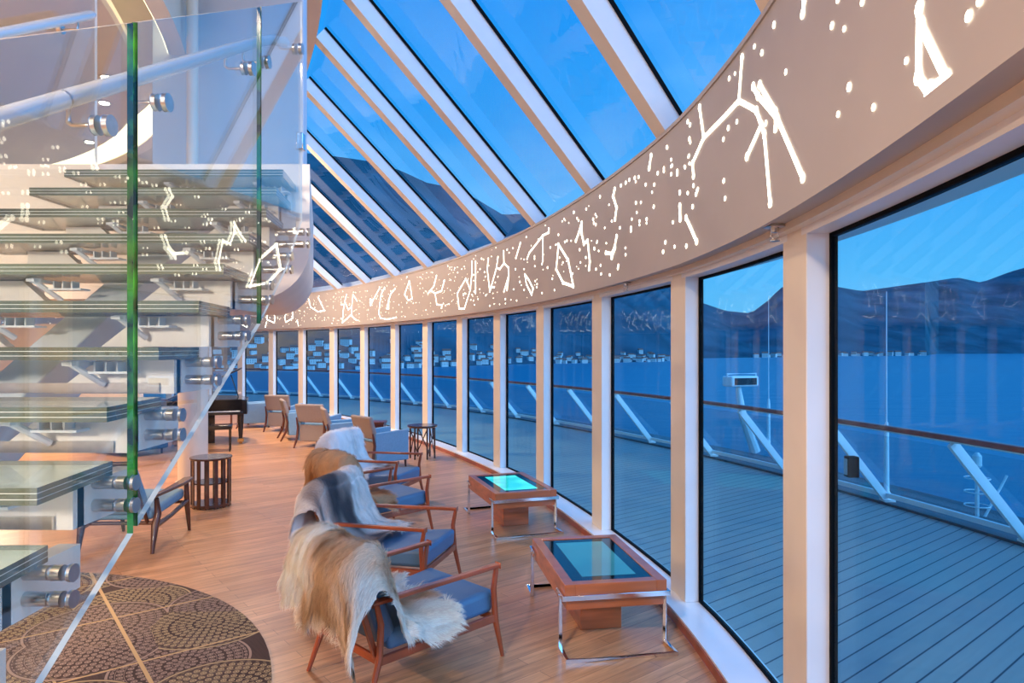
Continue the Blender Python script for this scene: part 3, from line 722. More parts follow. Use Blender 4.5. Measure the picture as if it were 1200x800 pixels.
# ------------------------------------------------------------------ easy chairs
def easy_chair(name):
    root = empty(name, (0, 0, 0)); W_ = .36
    def leg(sgn, front):
        q = MB()
        if front:
            q.tube([(.475, sgn * (W_ + .01), 0), (.42, sgn * W_, .25), (.405, sgn * W_, .45), (.43, sgn * W_, .585)], [.013, .021, .019, .016], 8, square=False)
        else:
            q.tube([(-.52, sgn * (W_ - .03), 0), (-.43, sgn * (W_ - .05), .25), (-.42, sgn * (W_ - .05), .44), (-.47, sgn * (W_ - .03), .60)], [.013, .021, .019, .015], 8)
        return q.build('leg', M['cherry'], root, smooth=True)
    for s in (-1, 1): leg(s, True); leg(s, False)
    for s in (-1, 1):
        q = MB(); q.tube([(.445, s * W_, .592), (-.50, s * (W_ - .03), .580)], .02, rect=(.022, .013)); q.build('armrest', M['cherry'], root, bev=.006)
    q = MB()
    for s in (-1, 1): q.tube([(.42, s * W_, .26), (-.43, s * (W_ - .05), .235)], .02, rect=(.013, .026))
    q.tube([(.42, -W_, .26), (.42, W_, .26)], .02, rect=(.013, .024)); q.tube([(-.43, -W_ + .05, .235), (-.43, W_ - .05, .235)], .02, rect=(.013, .024))
    q.build('seat_frame', M['cherry'], root, bev=.005)
    q = MB(); q.hexa([(-.36, -.30, .262), (.43, -.335, .285), (.43, .335, .285), (-.36, .30, .262)], [(-.36, -.30, .37), (.44, -.33, .435), (.44, .33, .435), (-.36, .30, .37)])
    q.build('seat_cushion', M['leather'], root, bev=.035, seg=4)
    q = MB(); q.hexa([(-.40, -.29, .30), (-.28, -.29, .33), (-.28, .29, .33), (-.40, .29, .30)], [(-.56, -.30, .80), (-.46, -.30, .83), (-.46, .30, .83), (-.56, .30, .80)])
    q.build('back_cushion', M['leather'], root, bev=.04, seg=4)
    q = MB()
    for s in (-1, 1): q.tube([(-.43, s * .27, .25), (-.60, s * .27, .80)], .02, rect=(.014, .016))
    q.tube([(-.60, -.285, .80), (-.60, .285, .80)], .02, rect=(.014, .02)); q.tube([(-.51, -.27, .52), (-.51, .27, .52)], .02, rect=(.012, .018))
    q.build('back_frame', M['cherry'], root, bev=.004)
    return root
CH = [((-.66, 4.36), 45, 'reddish wood armchair with blue-grey seat under a tan and cream fur, nearest of the four'),
      ((-1.00, 5.72), -15, 'wood armchair with blue seat draped with a grey banded fur, behind the nearest armchair'),
      ((-1.47, 7.42), 44, 'wood armchair with blue seat holding the chestnut brown fur, third armchair away'),
      ((-1.72, 8.82), -16, 'wood armchair with blue seat under the white fur, farthest of the four armchairs')]
pc = easy_chair('armchair')
for i, ((x, y), a, lb) in enumerate(CH):
    o = pc if i == 0 else copy_tree(pc)
    o.location = (x, y, 0); o.rotation_euler.z = R(a); tag(o, lb, 'armchair', 'open wooden armchairs with fur throws')

# ------------------------------------------------------------------ furs
def lerp3(a, b_, t): return tuple(a[i] + (b_[i] - a[i]) * t for i in range(3))
def hide(name, label, chair, path, width, skew, palette, seed, lean=0.0, yoff=0.0, strands=26000, hair=.035, droop=0.0, narrow=1.0):
    """path: list of (x, z) in chair frame from behind-low over the top to the seat; surface with irregular outline, plus hair strands."""
    rnd = random.Random(seed); nu, nv = 44, 60
    (cx0, cy0), ang = chair
    T = Matrix.Translation((cx0, cy0, 0)) @ Matrix.Rotation(R(ang), 4, 'Z')
    cp = catmull(path, 12); Ls = [0]
    for a, b_ in zip(cp, cp[1:]): Ls.append(Ls[-1] + math.hypot(b_[0] - a[0], b_[1] - a[1]))
    tot = Ls[-1]
    def along(t):
        d = max(0, min(1, t)) * tot; i = 0
        while i < len(Ls) - 2 and Ls[i + 1] < d: i += 1
        k = (d - Ls[i]) / max(1e-6, Ls[i + 1] - Ls[i]); a, b_ = cp[i], cp[i + 1]
        x, z = a[0] + (b_[0] - a[0]) * k, a[1] + (b_[1] - a[1]) * k
        tx, tz = b_[0] - a[0], b_[1] - a[1]; l = math.hypot(tx, tz) or 1
        return x, z, -tz / l, tx / l      # normal points outward (left of travel)
    def surf(u, v):   # u -1..1 , v 0..1
        # outline: hide-shaped: wider waist with four leg flaps
        wv = width * (1.0 if u < 0 else narrow) * (.88 + .12 * math.cos((v - .5) * 2 * math.pi) * -.3 + .18 * (abs(v - .5) * 2) ** 3 + .07 * noise.noise(Vector((v * 4.0, seed * 1.7, (1 if u > 0 else 3)))))
        if v < .04 or v > .96: wv *= .9
        vv = v + .05 * noise.noise(Vector((u * 2.2, seed * .37, 9.0))) * (1 if .1 < v < .9 else 1.6)
        x, z, nx, nz = along(vv)
        y = u * wv + skew * (v - .5) + yoff
        lump = .030 * noise.noise(Vector((u * 2.6 + seed, v * 5.0, .3))) + .016 * noise.noise(Vector((u * 7 + seed, v * 14.0, 1.3)))
        x += nx * (lump + .012); z += nz * (lump + .012)
        if v < .5: z += lean * u * min(1, (.5 - v) * 3)
        over = max(0, abs(y) - .30)      # sides that hang past the chair width sink
        z -= over * droop * (1.2 - .75 * min(1, max(0, (v - .58) / .14))) * (1.0 + .4 * noise.noise(Vector((u, v * 3, seed))))
        if over > 0: y = math.copysign(.30 + .07 * (1 - math.exp(-over * 12)) + over * .22, y)
        return Vector((x, y, max(z, .06)))
    def colour(u, v):
        nn = noise.noise(Vector((u * 1.5 + seed, v * 3.2, seed * .9)))
        n2 = noise.noise(Vector((u * 5 + seed, v * 7, 2.2)))
        e = max(abs(u), abs(v - .5) * 2 * .93)
        spine = max(0, 1 - (abs(u + .16 * math.sin(v * 5 + seed)) * 1.7)) ** 1.0
        f = min(1, max(0, spine * .75 + nn * 1.2 + n2 * .6 - .16))
        base_, mid, dark = palette
        c = lerp3(base_, mid, min(1, f * 1.8)) if f < .55 else lerp3(mid, dark, min(1, (f - .55) / .35))
        if e > .80: c = lerp3(c, palette[0], min(1, (e - .80) / .14))
        g = 1 + .12 * n2; return tuple(min(1, q * g) for q in c)
    def inside(u, v):
        # ragged outline
        r1 = .90 + .16 * noise.noise(Vector((v * 7, seed * 2.1, 4.0 if u > 0 else 8.0))) + .05 * noise.noise(Vector((v * 23, seed, 1)))
        r2 = .93 + .14 * noise.noise(Vector((u * 5, seed * 3.3, 5.0 if v > .5 else 2.0)))
        return abs(u) < r1 and abs(v - .5) * 2 < r2
    vs = []; cols = []; idx = {}; fs = []
    for i in range(nu + 1):
        for j in range(nv + 1):
            u = -1 + 2 * i / nu; v = j / nv; idx[i, j] = len(vs); vs.append(T @ surf(u, v)); cols.append(colour(u, v))
    for i in range(nu):
        for j in range(nv):
            if inside(-1 + 2 * (i + .5) / nu, (j + .5) / nv):
                fs.append((idx[i, j], idx[i + 1, j], idx[i + 1, j + 1], idx[i, j + 1]))
    used = sorted({k for f in fs for k in f}); rm = {k: n for n, k in enumerate(used)}
    vs = [vs[k] for k in used]; cols = [cols[k] for k in used]; fs = [tuple(rm[k] for k in f) for f in fs]
    for _ in range(strands):
        u = rnd.uniform(-1, 1); v = rnd.random()
        if not inside(u, v): continue
        p = T @ surf(u, v); pu = T @ surf(min(1, u + .02), v); pv = T @ surf(u, min(1, v + .01))
        if (pu - p).length < 1e-5 or (pv - p).length < 1e-5: continue
        nrm = (pu - p).cross(pv - p).normalized(); nl = T.to_3x3() @ Vector((0, 0, 1))
        x, z, nx, nz = along(v); outv = T.to_3x3() @ Vector((nx, 0, nz))
        if nrm.dot(outv) < 0: nrm = -nrm
        gv = (pv - p).normalized() * (-1 if v < .5 else 1)
        sv = (pu - p).normalized() * (1 if u > 0 else -1)
        cl = noise.noise(Vector((u * 9, v * 12, seed))) 
        e = max(abs(u), abs(v - .5) * 2)
        lay = gv * (.75 + .3 * cl) + sv * (.35 * (e ** 4) + .35 * noise.noise(Vector((u * 6, v * 9, seed + 5)))) + Vector((0, 0, -.25)) + nrm * rnd.uniform(.12, .42)
        if lay.length < 1e-4: continue
        lay.normalize(); h = hair * rnd.uniform(.6, 1.35) * (1.0 + .45 * (e > .85))
        side = lay.cross(nrm)
        if side.length < 1e-4: continue
        side = side.normalized() * .0011
        tip = p + lay * h + Vector((0, 0, -.006)); midp = p + (lay * .55 + nrm * .12) * h
        k = len(vs); vs += [p - side, p + side, midp + side * .8, midp - side * .8, tip]
        c = colour(u, v); jt = rnd.uniform(.82, 1.15); c1 = tuple(min(1, q * jt * .92) for q in c); c2 = tuple(min(1, q * jt * 1.08) for q in c)
        cols += [c1, c1, c2, c2, c2]
        fs += [(k, k + 1, k + 2, k + 3), (k + 3, k + 2, k + 4)]
    me = bpy.data.meshes.new(name); me.from_pydata([tuple(v) for v in vs], [], fs)
    ca = me.color_attributes.new('hide', 'FLOAT_COLOR', 'POINT')
    flat = []
    for c in cols: flat += [c[0], c[1], c[2], 1.0]
    ca.data.foreach_set('color', flat)
    me.materials.append(M['fur']); me.polygons.foreach_set('use_smooth', [True] * len(me.polygons)); me.update()
    o = bpy.data.objects.new(name, me); COL.objects.link(o)
    tag(o, label, 'fur throw'); return o
TAN = ((.95, .87, .76), (.74, .52, .34), (.42, .26, .15))
GREY = ((.90, .84, .80), (.42, .34, .31), (.10, .09, .10))
BRN = ((.60, .36, .20), (.32, .13, .05), (.14, .05, .025))
WHT = ((.93, .93, .94), (.80, .78, .77), (.26, .26, .28))
P_A = [(-.66, .40), (-.665, .58), (-.66, .78), (-.60, .88), (-.49, .90), (-.42, .80), (-.34, .56), (-.20, .465), (.06, .47)]
P_B = [(-.64, .36), (-.655, .60), (-.66, .80), (-.60, .885), (-.49, .90), (-.42, .80), (-.34, .57), (-.22, .46), (.05, .45)]
hide('fur_throw', 'tan and cream fur spilling over the back and arm of the nearest armchair', CH[0][:2], P_A, .74, -.06, TAN, 3, lean=.02, yoff=-.04, narrow=.50, strands=70000, hair=.045, droop=.80)
hide('fur_throw', 'grey fur with dark bands and white edges over the second armchair', CH[1][:2], P_B, .76, -.04, GREY, 11, lean=.05, yoff=0.0, narrow=.56, strands=46000, hair=.038, droop=.7)
hide('fur_throw', 'chestnut brown fur over the back of the third armchair', CH[2][:2], P_B, .70, 0.0, BRN, 23, narrow=.60, strands=22000, hair=.038, droop=.7)
hide('fur_throw', 'white fur with grey marks over the back of the farthest armchair', CH[3][:2], P_B, .70, 0.0, WHT, 31, narrow=.58, strands=18000, hair=.038, droop=.7)

# ------------------------------------------------------------------ touch tables
def touch_table(screen):
    root = empty('display_table', (0, 0, 0)); Lh, Wh = .56, .35   # x across, y long
    q = MB()
    z0, z1 = .28, .45
    q.box((0, 0, (z0 + .35) / 2), (2 * Wh - .03, 2 * Lh - .03, .35 - z0)); 
    q.box((-Wh + .035, 0, .40), (.07, 2 * Lh, .10)); q.box((Wh - .035, 0, .40), (.07, 2 * Lh, .10))
    q.box((0, -Lh + .035, .40), (2 * Wh - .14, .07, .10)); q.box((0, Lh - .035, .40), (2 * Wh - .14, .07, .10))
    q.box((0, 0, .355), (2 * Wh - .13, 2 * Lh - .13, .03))
    q.build('table_body', M['tablewood'], root, bev=.003, seg=2)
    MB().box((0, 0, .438), (2 * Wh - .142, 2 * Lh - .142, .012)).build('glass_border', M['scrframe'], root)
    MB().box((0, .0, .4435), (2 * Wh - .32, 2 * Lh - .32, .003)).build('screen', screen, root)
    MB().box((0, 0, .14), (.30, .42, .28)).build('pedestal', M['tablewood'], root, bev=.003)
    for s in (-1, 1):
        q = MB(); r = .010; y = s * (Lh + .012); xo = Wh + .014
        zb = .365
        q.tube([(-xo, s * (Lh - .16), zb), (-xo, y, zb), (xo, y, zb), (xo, s * (Lh - .16), zb)], .01, rect=(.006, .012))
        q.tube([(-xo, s * (Lh - .07), zb), (-xo, s * (Lh - .07), .012), (-xo, s * (Lh + .13), .012), (xo, s * (Lh + .13), .012), (xo, s * (Lh - .07), .012), (xo, s * (Lh - .07), zb)], .01, rect=(.010, .010))
        q.build('chrome_frame', M['chrome'], root, bev=.002, seg=1)
    return root
M['scrframe'] = pbr('black_screen_glass', (.004, .012, .018), .06)
def screenmat(name, c1, c2, s, sc):
    m, nt, out = mat(name)
    tc = N(nt, 'ShaderNodeTexCoord'); no = N(nt, 'ShaderNodeTexNoise'); no.inputs['Scale'].default_value = sc; L(nt, tc.outputs['Object'], no.inputs['Vector'])
    cr = N(nt, 'ShaderNodeValToRGB'); e = cr.color_ramp.elements; e[0].position = .35; e[1].position = .65; e[0].color = rgba(c1); e[1].color = rgba(c2)
    L(nt, no.outputs['Fac'], cr.inputs['Fac'])
    b = N(nt, 'ShaderNodeBsdfPrincipled'); b.inputs['Base Color'].default_value = (.01, .01, .01, 1); b.inputs['Roughness'].default_value = .06
    L(nt, cr.outputs[0], b.inputs['Emission Color']); b.inputs['Emission Strength'].default_value = s
    L(nt, b.outputs[0], out.inputs[0]); return m
M['scr1'] = screenmat('sky_reflection_display', (.03, .22, .36), (.05, .30, .42), .6, 1.5)  # blue emission stands in for sky reflected in the near screen
M['scr2'] = screenmat('turquoise_display', (.02, .55, .62), (.10, .95, .85), .9, 3)
t1 = touch_table(M['scr1']); t1.location = (.60, 5.06, 0); t1.rotation_euler.z = math.atan2(.18, 1.11)
tag(t1, 'cherry wood table with dim blue touch screen, nearest the viewer', 'display table', 'screen tables by the windows')
t2 = touch_table(M['scr2']); t2.location = (-.02, 7.87, 0); t2.rotation_euler.z = math.atan2(.36, 1.09)
tag(t2, 'cherry wood table with glowing turquoise screen beyond the near table', 'display table', 'screen tables by the windows')

# ------------------------------------------------------------------ tub chairs
def tub_chair():
    root = empty('tub_chair', (0, 0, 0)); w, d = .31, .32   # faces +x
    MB().box((.0, 0, .27), (2 * d - .04, 2 * w - .14, .30)).build('seat_base', M['fabric'], root, bev=.02)
    MB().box((.03, 0, .43), (2 * d - .10, 2 * w - .14, .10)).build('seat_cushion', M['bluefab'], root, bev=.03)
    for s in (-1, 1):
        q = MB(); y0, y1 = s * (w - .065), s * w
        lo_, hi_ = min(y0, y1), max(y0, y1)
        q.hexa([(-d + .02, lo_, .12), (d, lo_, .12), (d, hi_, .12), (-d + .02, hi_, .12)], [(-d + .0, lo_, .60), (d, lo_, .63), (d, hi_, .63), (-d + .0, hi_, .60)])
        q.build('arm', M['bluefab'], root, bev=.015)
    q = MB(); q.hexa([(-d - .02, -w + .01, .50), (-d + .07, -w + .01, .50), (-d + .07, w - .01, .50), (-d - .02, w - .01, .50)], [(-d - .12, -w - .01, .87), (-d - .05, -w - .01, .88), (-d - .05, w + .01, .88), (-d - .12, w + .01, .87)])
    q.build('backrest', M['fabric'], root, bev=.03)
    MB().box((-d + .02, 0, .29), (.04, 2 * w - .08, .32)).build('back_panel', M['fabric'], root, bev=.01)
    for s in (-1, 1):
        MB().tube([(-d - .15, s * (w - .01), 0), (-d - .04, s * (w - .01), .20), (-d - .01, s * (w - .01), .40), (-d - .05, s * (w), .60)], [.018, .024, .024, .014], 8).build('leg', M['darkred'], root, smooth=True)
        MB().tube([(d - .03, s * (w - .05), 0), (d - .04, s * (w - .05), .13)], [.014, .022], 8).build('leg', M['darkred'], root)
    return root
M['darkred'] = pbr('dark_red_wood', (.12, .03, .018), .3, coat=.3)
TC = [((-6.45, 17.25), 20, 'taupe tub chair facing the windows, beside the low square table'),
      ((-5.50, 16.55), 80, 'taupe tub chair seen squarely from behind, second from the piano'),
      ((-4.62, 14.98), 25, 'taupe tub chair in profile, half hidden behind the one nearest the open floor'),
      ((-3.92, 13.95), 74, 'taupe tub chair with curved wood legs, its back nearest the open floor'),
      ((-3.15, 12.9), 22, 'tub chair with pale blue seat facing the windows, just behind the farthest armchair'),
      ((-2.18, 11.5), 42, 'tub chair right beside the round lattice table, its side lit blue')]
pt_ = tub_chair()
for i, ((x, y), a, lb) in enumerate(TC):
    o = pt_ if i == 0 else copy_tree(pt_)
    o.location = (x, y, 0); o.rotation_euler.z = R(a); tag(o, lb, 'tub chair', 'upholstered tub chairs along the windows')

# ------------------------------------------------------------------ tables, piano, side chair
def lattice_table(loc, label):
    root = empty('side_table', loc); tag(root, label, 'side table')
    MB().lathe([(.01, .56), (.25, .56), (.27, .575), (.27, .60), (.01, .60)], 40).build('table_top', M['darkwood'], root, smooth=True)
    for k in range(6):
        a = k * math.pi / 3; b_ = a + math.pi / 3; q = MB()
        q.tube([(.22 * math.cos(a), .22 * math.sin(a), 0), (.22 * math.cos(a), .22 * math.sin(a), .565)], .016, 8)
        q.tube([(.22 * math.cos(a), .22 * math.sin(a), .04), (.22 * math.cos(b_), .22 * math.sin(b_), .54)], .010, 6)
        q.build('leg', M['darkwood'], root)
    return root
lattice_table((-1.62, 12.35, 0), 'dark round side table with crossed lattice legs by the window sill')
# slatted drum table
root = empty('drum_table', (-3.80, 8.62, 0)); tag(root, 'round dark slatted drum table in front of the cream column', 'side table')
MB().lathe([(.01, .60), (.24, .60), (.25, .61), (.25, .625), (.01, .625)], 44).build('table_top', M['darkwood'], root, smooth=True)
MB().lathe([(.01, .30), (.215, .30), (.215, .315), (.01, .315)], 40).build('shelf', M['darkwood'], root)
MB().lathe([(.01, .02), (.235, .02), (.235, .05), (.01, .05)], 40).build('base', M['darkwood'], root)
for k in range(14):
    a = 2 * math.pi * k / 14
    MB().box((.228 * math.cos(a), .228 * math.sin(a), .30), (.014, .045, .60), rz=a).build('slat', M['darkwood'], root, bev=.003, seg=1)
# low tables
for (x, y, z, s, lb) in ((-7.05, 17.9, .42, .55, 'low square reddish table behind the tub chairs near the piano'), (-2.75, 13.9, .5, .36, 'small low table between tub chairs at the windows')):
    root = empty('low_table', (x, y, 0)); tag(root, lb, 'low table')
    MB().box((0, 0, z - .02), (s, s, .04)).build('table_top', M['darkred'], root, bev=.006)
    MB().box((0, 0, z - .09), (s * .9, s * .9, .10)).build('drawer_box', M['darkred'], root, bev=.004)
    for a in (-1, 1):
        for b_ in (-1, 1): MB().box((a * s * .4, b_ * s * .4, (z - .13) / 2), (.04, .04, z - .13)).build('leg', M['darkred'], root)
# grand piano
root = empty('grand_piano', (-6.45, 14.6, 0), R(20)); tag(root, 'black grand piano with raised lid and brass castors beside the column', 'piano')
body = [(-.75, -.75), (.75, -.75), (.76, .1), (.62, .55), (.30, .80), (-.05, 1.05), (-.45, 1.15), (-.75, .95)]
MB().prism(body, .62, .92).build('case', M['black'], root, bev=.012)
lidv = MB(); lidv.T = Matrix.Translation((-.75, 0, .93)) @ Matrix.Rotation(R(-24), 4, 'Y') @ Matrix.Translation((.75, 0, 0)); lidv.prism(body, 0, .025); lidv.build('lid', M['black'], root, bev=.005)
MB().cyl((.55, .2, .92), (.40, .2, 1.40), .012, 8).build('lid_prop', M['black'], root)
MB().box((0, -.83, .66), (1.35, .22, .06)).build('keybed', M['black'], root, bev=.008)
kb = MB(); kb.box((0, -.84, .695), (1.22, .13, .014)); kb.build('white_keys', pbr('ivory_keys', (.8, .78, .72), .3), root)
kk = MB()
for k in range(36):
    if k % 7 not in (2, 6): kk.box((-.595 + k * .034, -.815, .708), (.013, .08, .012))
kk.build('black_keys', M['black'], root)
MB().box((0, -.74, .82), (1.3, .02, .22)).build('music_desk', M['black'], root)
for x, y in ((-.60, -.62), (.62, -.62), (-.10, .85)):
    l = MB().tube([(x, y, .62), (x, y, .30), (x, y, .11)], [.065, .05, .038], 12).build('leg', M['black'], root, smooth=True)
    q = MB(); q.box((x, y, .075), (.12, .10, .07)); q.cyl((x - .03, y, .035), (x + .03, y, .035), .035, 14); q.build('castor', M['brass'], root)
MB().box((0, -.35, .30), (.22, .08, .62)).build('pedal_lyre', M['black'], root)
# bench
root = empty('piano_bench', (-5.72, 13.15, 0), R(20)); tag(root, 'black padded piano bench in front of the grand piano', 'bench')
MB().box((0, 0, .47), (.62, .34, .09)).build('seat', M['black'], root, bev=.02)
for a in (-1, 1):
    for b_ in (-1, 1): MB().box((a * .27, b_ * .13, .215), (.04, .04, .43), taper=.7).build('leg', M['black'], root)
# slim stand and blue sofa behind the stairs
root = empty('microphone_stand', (-5.9, 12.1, 0)); tag(root, 'slim grey metal stand behind the stairs beside the cream column', 'stand')
MB().lathe([(.01, 0), (.14, 0), (.14, .015), (.02, .03), (.01, .03)], 24).build('base', M['steel'], root)
MB().tube([(0, 0, .02), (0, 0, 1.2)], .022, 12).build('pole', M['steel'], root)
MB().tube([(0, 0, 1.1), (-.45, .1, .75)], .010, 8).build('boom', M['black'], root)
root = empty('lounge_sofa', (-7.4, 13.0, 0), R(-30)); tag(root, 'deep blue lounge sofa glimpsed behind the glass stairs', 'sofa')
MB().box((0, 0, .25), (1.6, .8, .30)).build('seat_base', M['navy'], root, bev=.04)
MB().box((0, 0, .44), (1.36, .66, .12)).build('seat_cushion', M['navy'], root, bev=.04)
MB().box((0, .36, .62), (1.6, .16, .55)).build('backrest', M['navy'], root, bev=.05)
for s in (-1, 1): MB().box((s * .74, 0, .45), (.14, .8, .40)).build('arm', M['navy'], root, bev=.04)
for a in (-1, 1):
    for b_ in (-1, 1): MB().cyl((a * .7, b_ * .32, 0), (a * .7, b_ * .32, .11), .02, 8).build('leg', M['darkwood'], root)

# dark paddle arm chair, faces away (+y)
root = empty('lounge_chair', (-3.86, 7.02, 0), R(93)); tag(root, 'dark walnut lounge chair with paddle arms behind the stair glass', 'lounge chair')
# local: +x forward, y left ; near side is y=-.36
for s in (-1, 1):
    y = s * .35
    MB().tube([(.44, y, 0), (.38, y, .30), (.36, y, .545)], [.016, .030, .024], 10).build('leg', M['darkwood'], root, smooth=True)
    MB().tube([(-.42, y, 0), (-.36, y, .26), (-.30, y, .36), (-.33, y, .52)], [.018, .036, .032, .022], 10).build('leg', M['darkwood'], root, smooth=True)
    q = MB(); pts = [(-.45, -.025), (-.1, -.035), (.2, -.06), (.42, -.055), (.47, 0), (.42, .055), (.2, .045), (-.1, .03), (-.45, .02)]
    q.add([(x, y + k_, .535 + .045 * max(0, x)) for x, k_ in pts] + [(x, y + k_, .565 + .045 * max(0, x)) for x, k_ in pts], [tuple(reversed(range(9))), tuple(range(9, 18))] + [(i, (i + 1) % 9, 9 + (i + 1) % 9, 9 + i) for i in range(9)])
    q.build('armrest', M['darkwood'], root, bev=.008)
    MB().tube([(-.37, y, .25), (0, y * .98, .27), (.37, y, .34)], [.03, .022, .026], 10).build('side_rail', M['darkwood'], root, smooth=True)
q = MB(); q.tube([(.36, -.35, .33), (.36, .35, .33)], .018, 10); q.tube([(-.34, -.35, .28), (-.34, .35, .28)], .018, 10); q.build('cross_rails', M['darkwood'], root)
q = MB(); q.hexa([(-.32, -.30, .30), (.42, -.31, .36), (.42, .31, .36), (-.32, .30, .30)], [(-.34, -.30, .40), (.42, -.31, .47), (.42, .31, .47), (-.34, .30, .40)]); q.build('seat_cushion', M['bluefab'], root, bev=.035)
q = MB(); q.hexa([(-.36, -.28, .36), (-.25, -.28, .38), (-.25, .28, .38), (-.36, .28, .36)], [(-.66, -.28, .86), (-.56, -.28, .90), (-.56, .28, .90), (-.66, .28, .86)]); q.build('back_cushion', M['bluefab'], root, bev=.035)
q = MB()
for s in (-1, 1): q.tube([(-.34, s * .27, .28), (-.56, s * .27, .66), (-.70, s * .27, .92)], .018, 10)
q.tube([(-.70, -.28, .92), (-.70, .28, .92)], .022, 10); q.build('back_frame', M['darkwood'], root, smooth=True)

# sprinklers under the soffit
for x, y, lb in ((908, 290, 'small metal sprinkler head under the soffit by the nearest column'), (733, 342, 'small metal sprinkler head under the soffit farther along the windows')):
    d = hit_px(x, .06); p = W.at(d, .06)
    root = empty('sprinkler_head', (p[0], p[1], HB + .003)); tag(root, lb, 'sprinkler', 'sprinkler heads')
    root.scale = (1.4, 1.4, 1.4)
    MB().lathe([(.004, -.012), (.038, -.012), (.034, 0), (.004, 0)], 24).build('rose', M['steel'], root)
    q = MB(); q.lathe([(.010, -.03), (.014, -.028), (.014, -.012), (.010, -.012)], 16); q.tube([(.012, 0, -.025), (.014, 0, -.045), (0, 0, -.055), (-.014, 0, -.045), (-.012, 0, -.025)], .002, 6); q.lathe([(.003, -.062), (.017, -.060), (.017, -.057), (.003, -.055)], 16)
    q.build('nozzle', M['steel'], root)

# ------------------------------------------------------------------ outside deck and rail
dk = MB(); ring_solid(.312, 5.2, -.25, -.01, 0, W.len, step=.5, mb=dk)
struct(dk.build('floor_deck', M['deck']), 'grey teak open deck with dark caulking outside the windows', 'deck')
wy = MB(); ring_solid(4.22, 5.2, -.02, .02, 0, W.len, step=.5, mb=wy)
struct(wy.build('trim_7', M['bluemetal'] if 'bluemetal' in M else pbr('painted_waterway', (.05, .07, .09), .45)), 'dark painted waterway at the outer edge of the deck', 'deck edge')
rail = empty('deck_railing', (2.5, 5, 0)); tag(rail, 'ship railing with teak handrail, slanted white stanchions and glass panels', 'railing')
def rp(o): o.parent = rail; o.matrix_parent_inverse = Matrix.Translation((-2.5, -5, 0)); return o
d0_, d1_ = 2.0, W.len - .5
RT, RB = 3.42, 4.32
def cpts(off, z, st=.5):
    k = int((d1_ - d0_) / st); return [(W.at(d0_ + i * (d1_ - d0_) / k, off) + (z,)) for i in range(k + 1)]
rp(MB().tube(cpts(RT, 1.10), .034, 12, rect=(.038, .028)).build('handrail', M['teak'], bev=.01, seg=2))
rp(MB().tube(cpts(RT + .02, 1.065), .02, rect=(.02, .012)).build('under_rail', M['railwhite']))
rp(MB().tube(cpts(RB - .02, .10), .02, rect=(.02, .03)).build('bottom_rail', M['railwhite']))
d = min((math.hypot(W.at(q_ * .05, RB)[0] - 4.97, W.at(q_ * .05, RB)[1] - 8.74), q_ * .05) for q_ in range(40, 400))[1]
DBOX = d
for q_ in range(6):
    p0 = W.at(d, RB)
    while d > 2.2 and math.hypot(W.at(d, RB)[0] - p0[0], W.at(d, RB)[1] - p0[1]) < 1.9: d -= .02
k = 0
while d < d1_ - .3:
    # offset curve is longer than the wall curve: keep the posts about 2 m apart
    a, c = W.at(d, RT), W.at(d, RB); t = W.tan(d)
    q = MB(); q.tube([(a[0], a[1], 1.05), (c[0], c[1], .03)], .03, rect=(.022, .05)); q.box((c[0], c[1], .03), (.14, .14, .03)); 
    q.tube([(a[0] + t[0] * .04, a[1] + t[1] * .04, 1.03), (c[0] + t[0] * .04, c[1] + t[1] * .04, .12)], .012, 6)
    rp(q.build('stanchion', M['railwhite']))
    p0 = W.at(d, RB); dn = d
    while True:
        dn += .05; p1 = W.at(dn, RB)
        if math.hypot(p1[0] - p0[0], p1[1] - p0[1]) > 1.9 or dn > d1_: break
    vs = []; fs = []; m_ = 4
    for i in range(m_ + 1):
        dd = d + .08 + (dn - d - .16) * i / m_; a, c = W.at(dd, RT + .05), W.at(dd, RB + .02)
        vs += [(a[0], a[1], 1.0), (c[0], c[1], .13)]
    for i in range(m_): fs.append((2 * i, 2 * i + 2, 2 * i + 3, 2 * i + 1))
    rp(MB().add(vs, fs).build('glass_panel', M['deckglass']))
    d = dn; k += 1

# deck equipment
def whip(X, Y, zt_, lb):
    root = empty('whip_antenna', (X, Y, 0)); tag(root, lb, 'antenna', 'whip antennas at the rail')
    MB().lathe([(.07, -.01), (.07, .03), (.035, .08), (.03, .9), (.018, 1.0)], 14).build('base', M['railwhite'], root, smooth=True)
    MB().cyl((0, 0, 1.0), (0, 0, zt_), .010, 8, .005).build('whip', M['railwhite'], root)
whip(5.02, 9.15, 2.75, 'thin white whip antenna on the deck edge outside the nearest window')
whip(5.0, 13.3, 3.0, 'thin white whip antenna beside the deck searchlight')
root = empty('searchlight', (4.35, 13.0, .0), R(20)); tag(root, 'white searchlight head on a leaning post outside the railing', 'searchlight')
MB().tube([(.35, 0, 0), (.05, 0, .7), (-.05, 0, 1.25)], [.10, .08, .05], 10).build('post', M['railwhite'], root)
MB().box((0, 0, 1.36), (.62, .3, .20)).build('lamp_housing', M['railwhite'], root, bev=.03)
MB().box((0, -.155, 1.36), (.5, .012, .13)).build('lens', M['scrframe'], root)
q = MB(); q.tube([(-.3, 0, 1.30), (-.3, 0, 1.50), (.36, 0, 1.50), (.36, 0, 1.30)], .012, 8); q.build('guard_bar', M['railwhite'], root)
root = empty('signal_mast', (5.45, 8.0, -.35)); tag(root, 'small white mast with hooped guards just beyond the near railing', 'mast')
MB().tube([(0, 0, -.3), (0, 0, .95)], .022, 10).build('pole', M['railwhite'], root)
q = MB()
for z in (.50, .66, .82): q.tube([(.13 * math.cos(a * math.pi / 8), .13 * math.sin(a * math.pi / 8), z) for a in range(17)], .008, 6)
q.build('hoops', M['railwhite'], root)
MB().tube([(0, 0, .2), (.35, 0, .85)], .015, 8).build('stay', M['railwhite'], root)
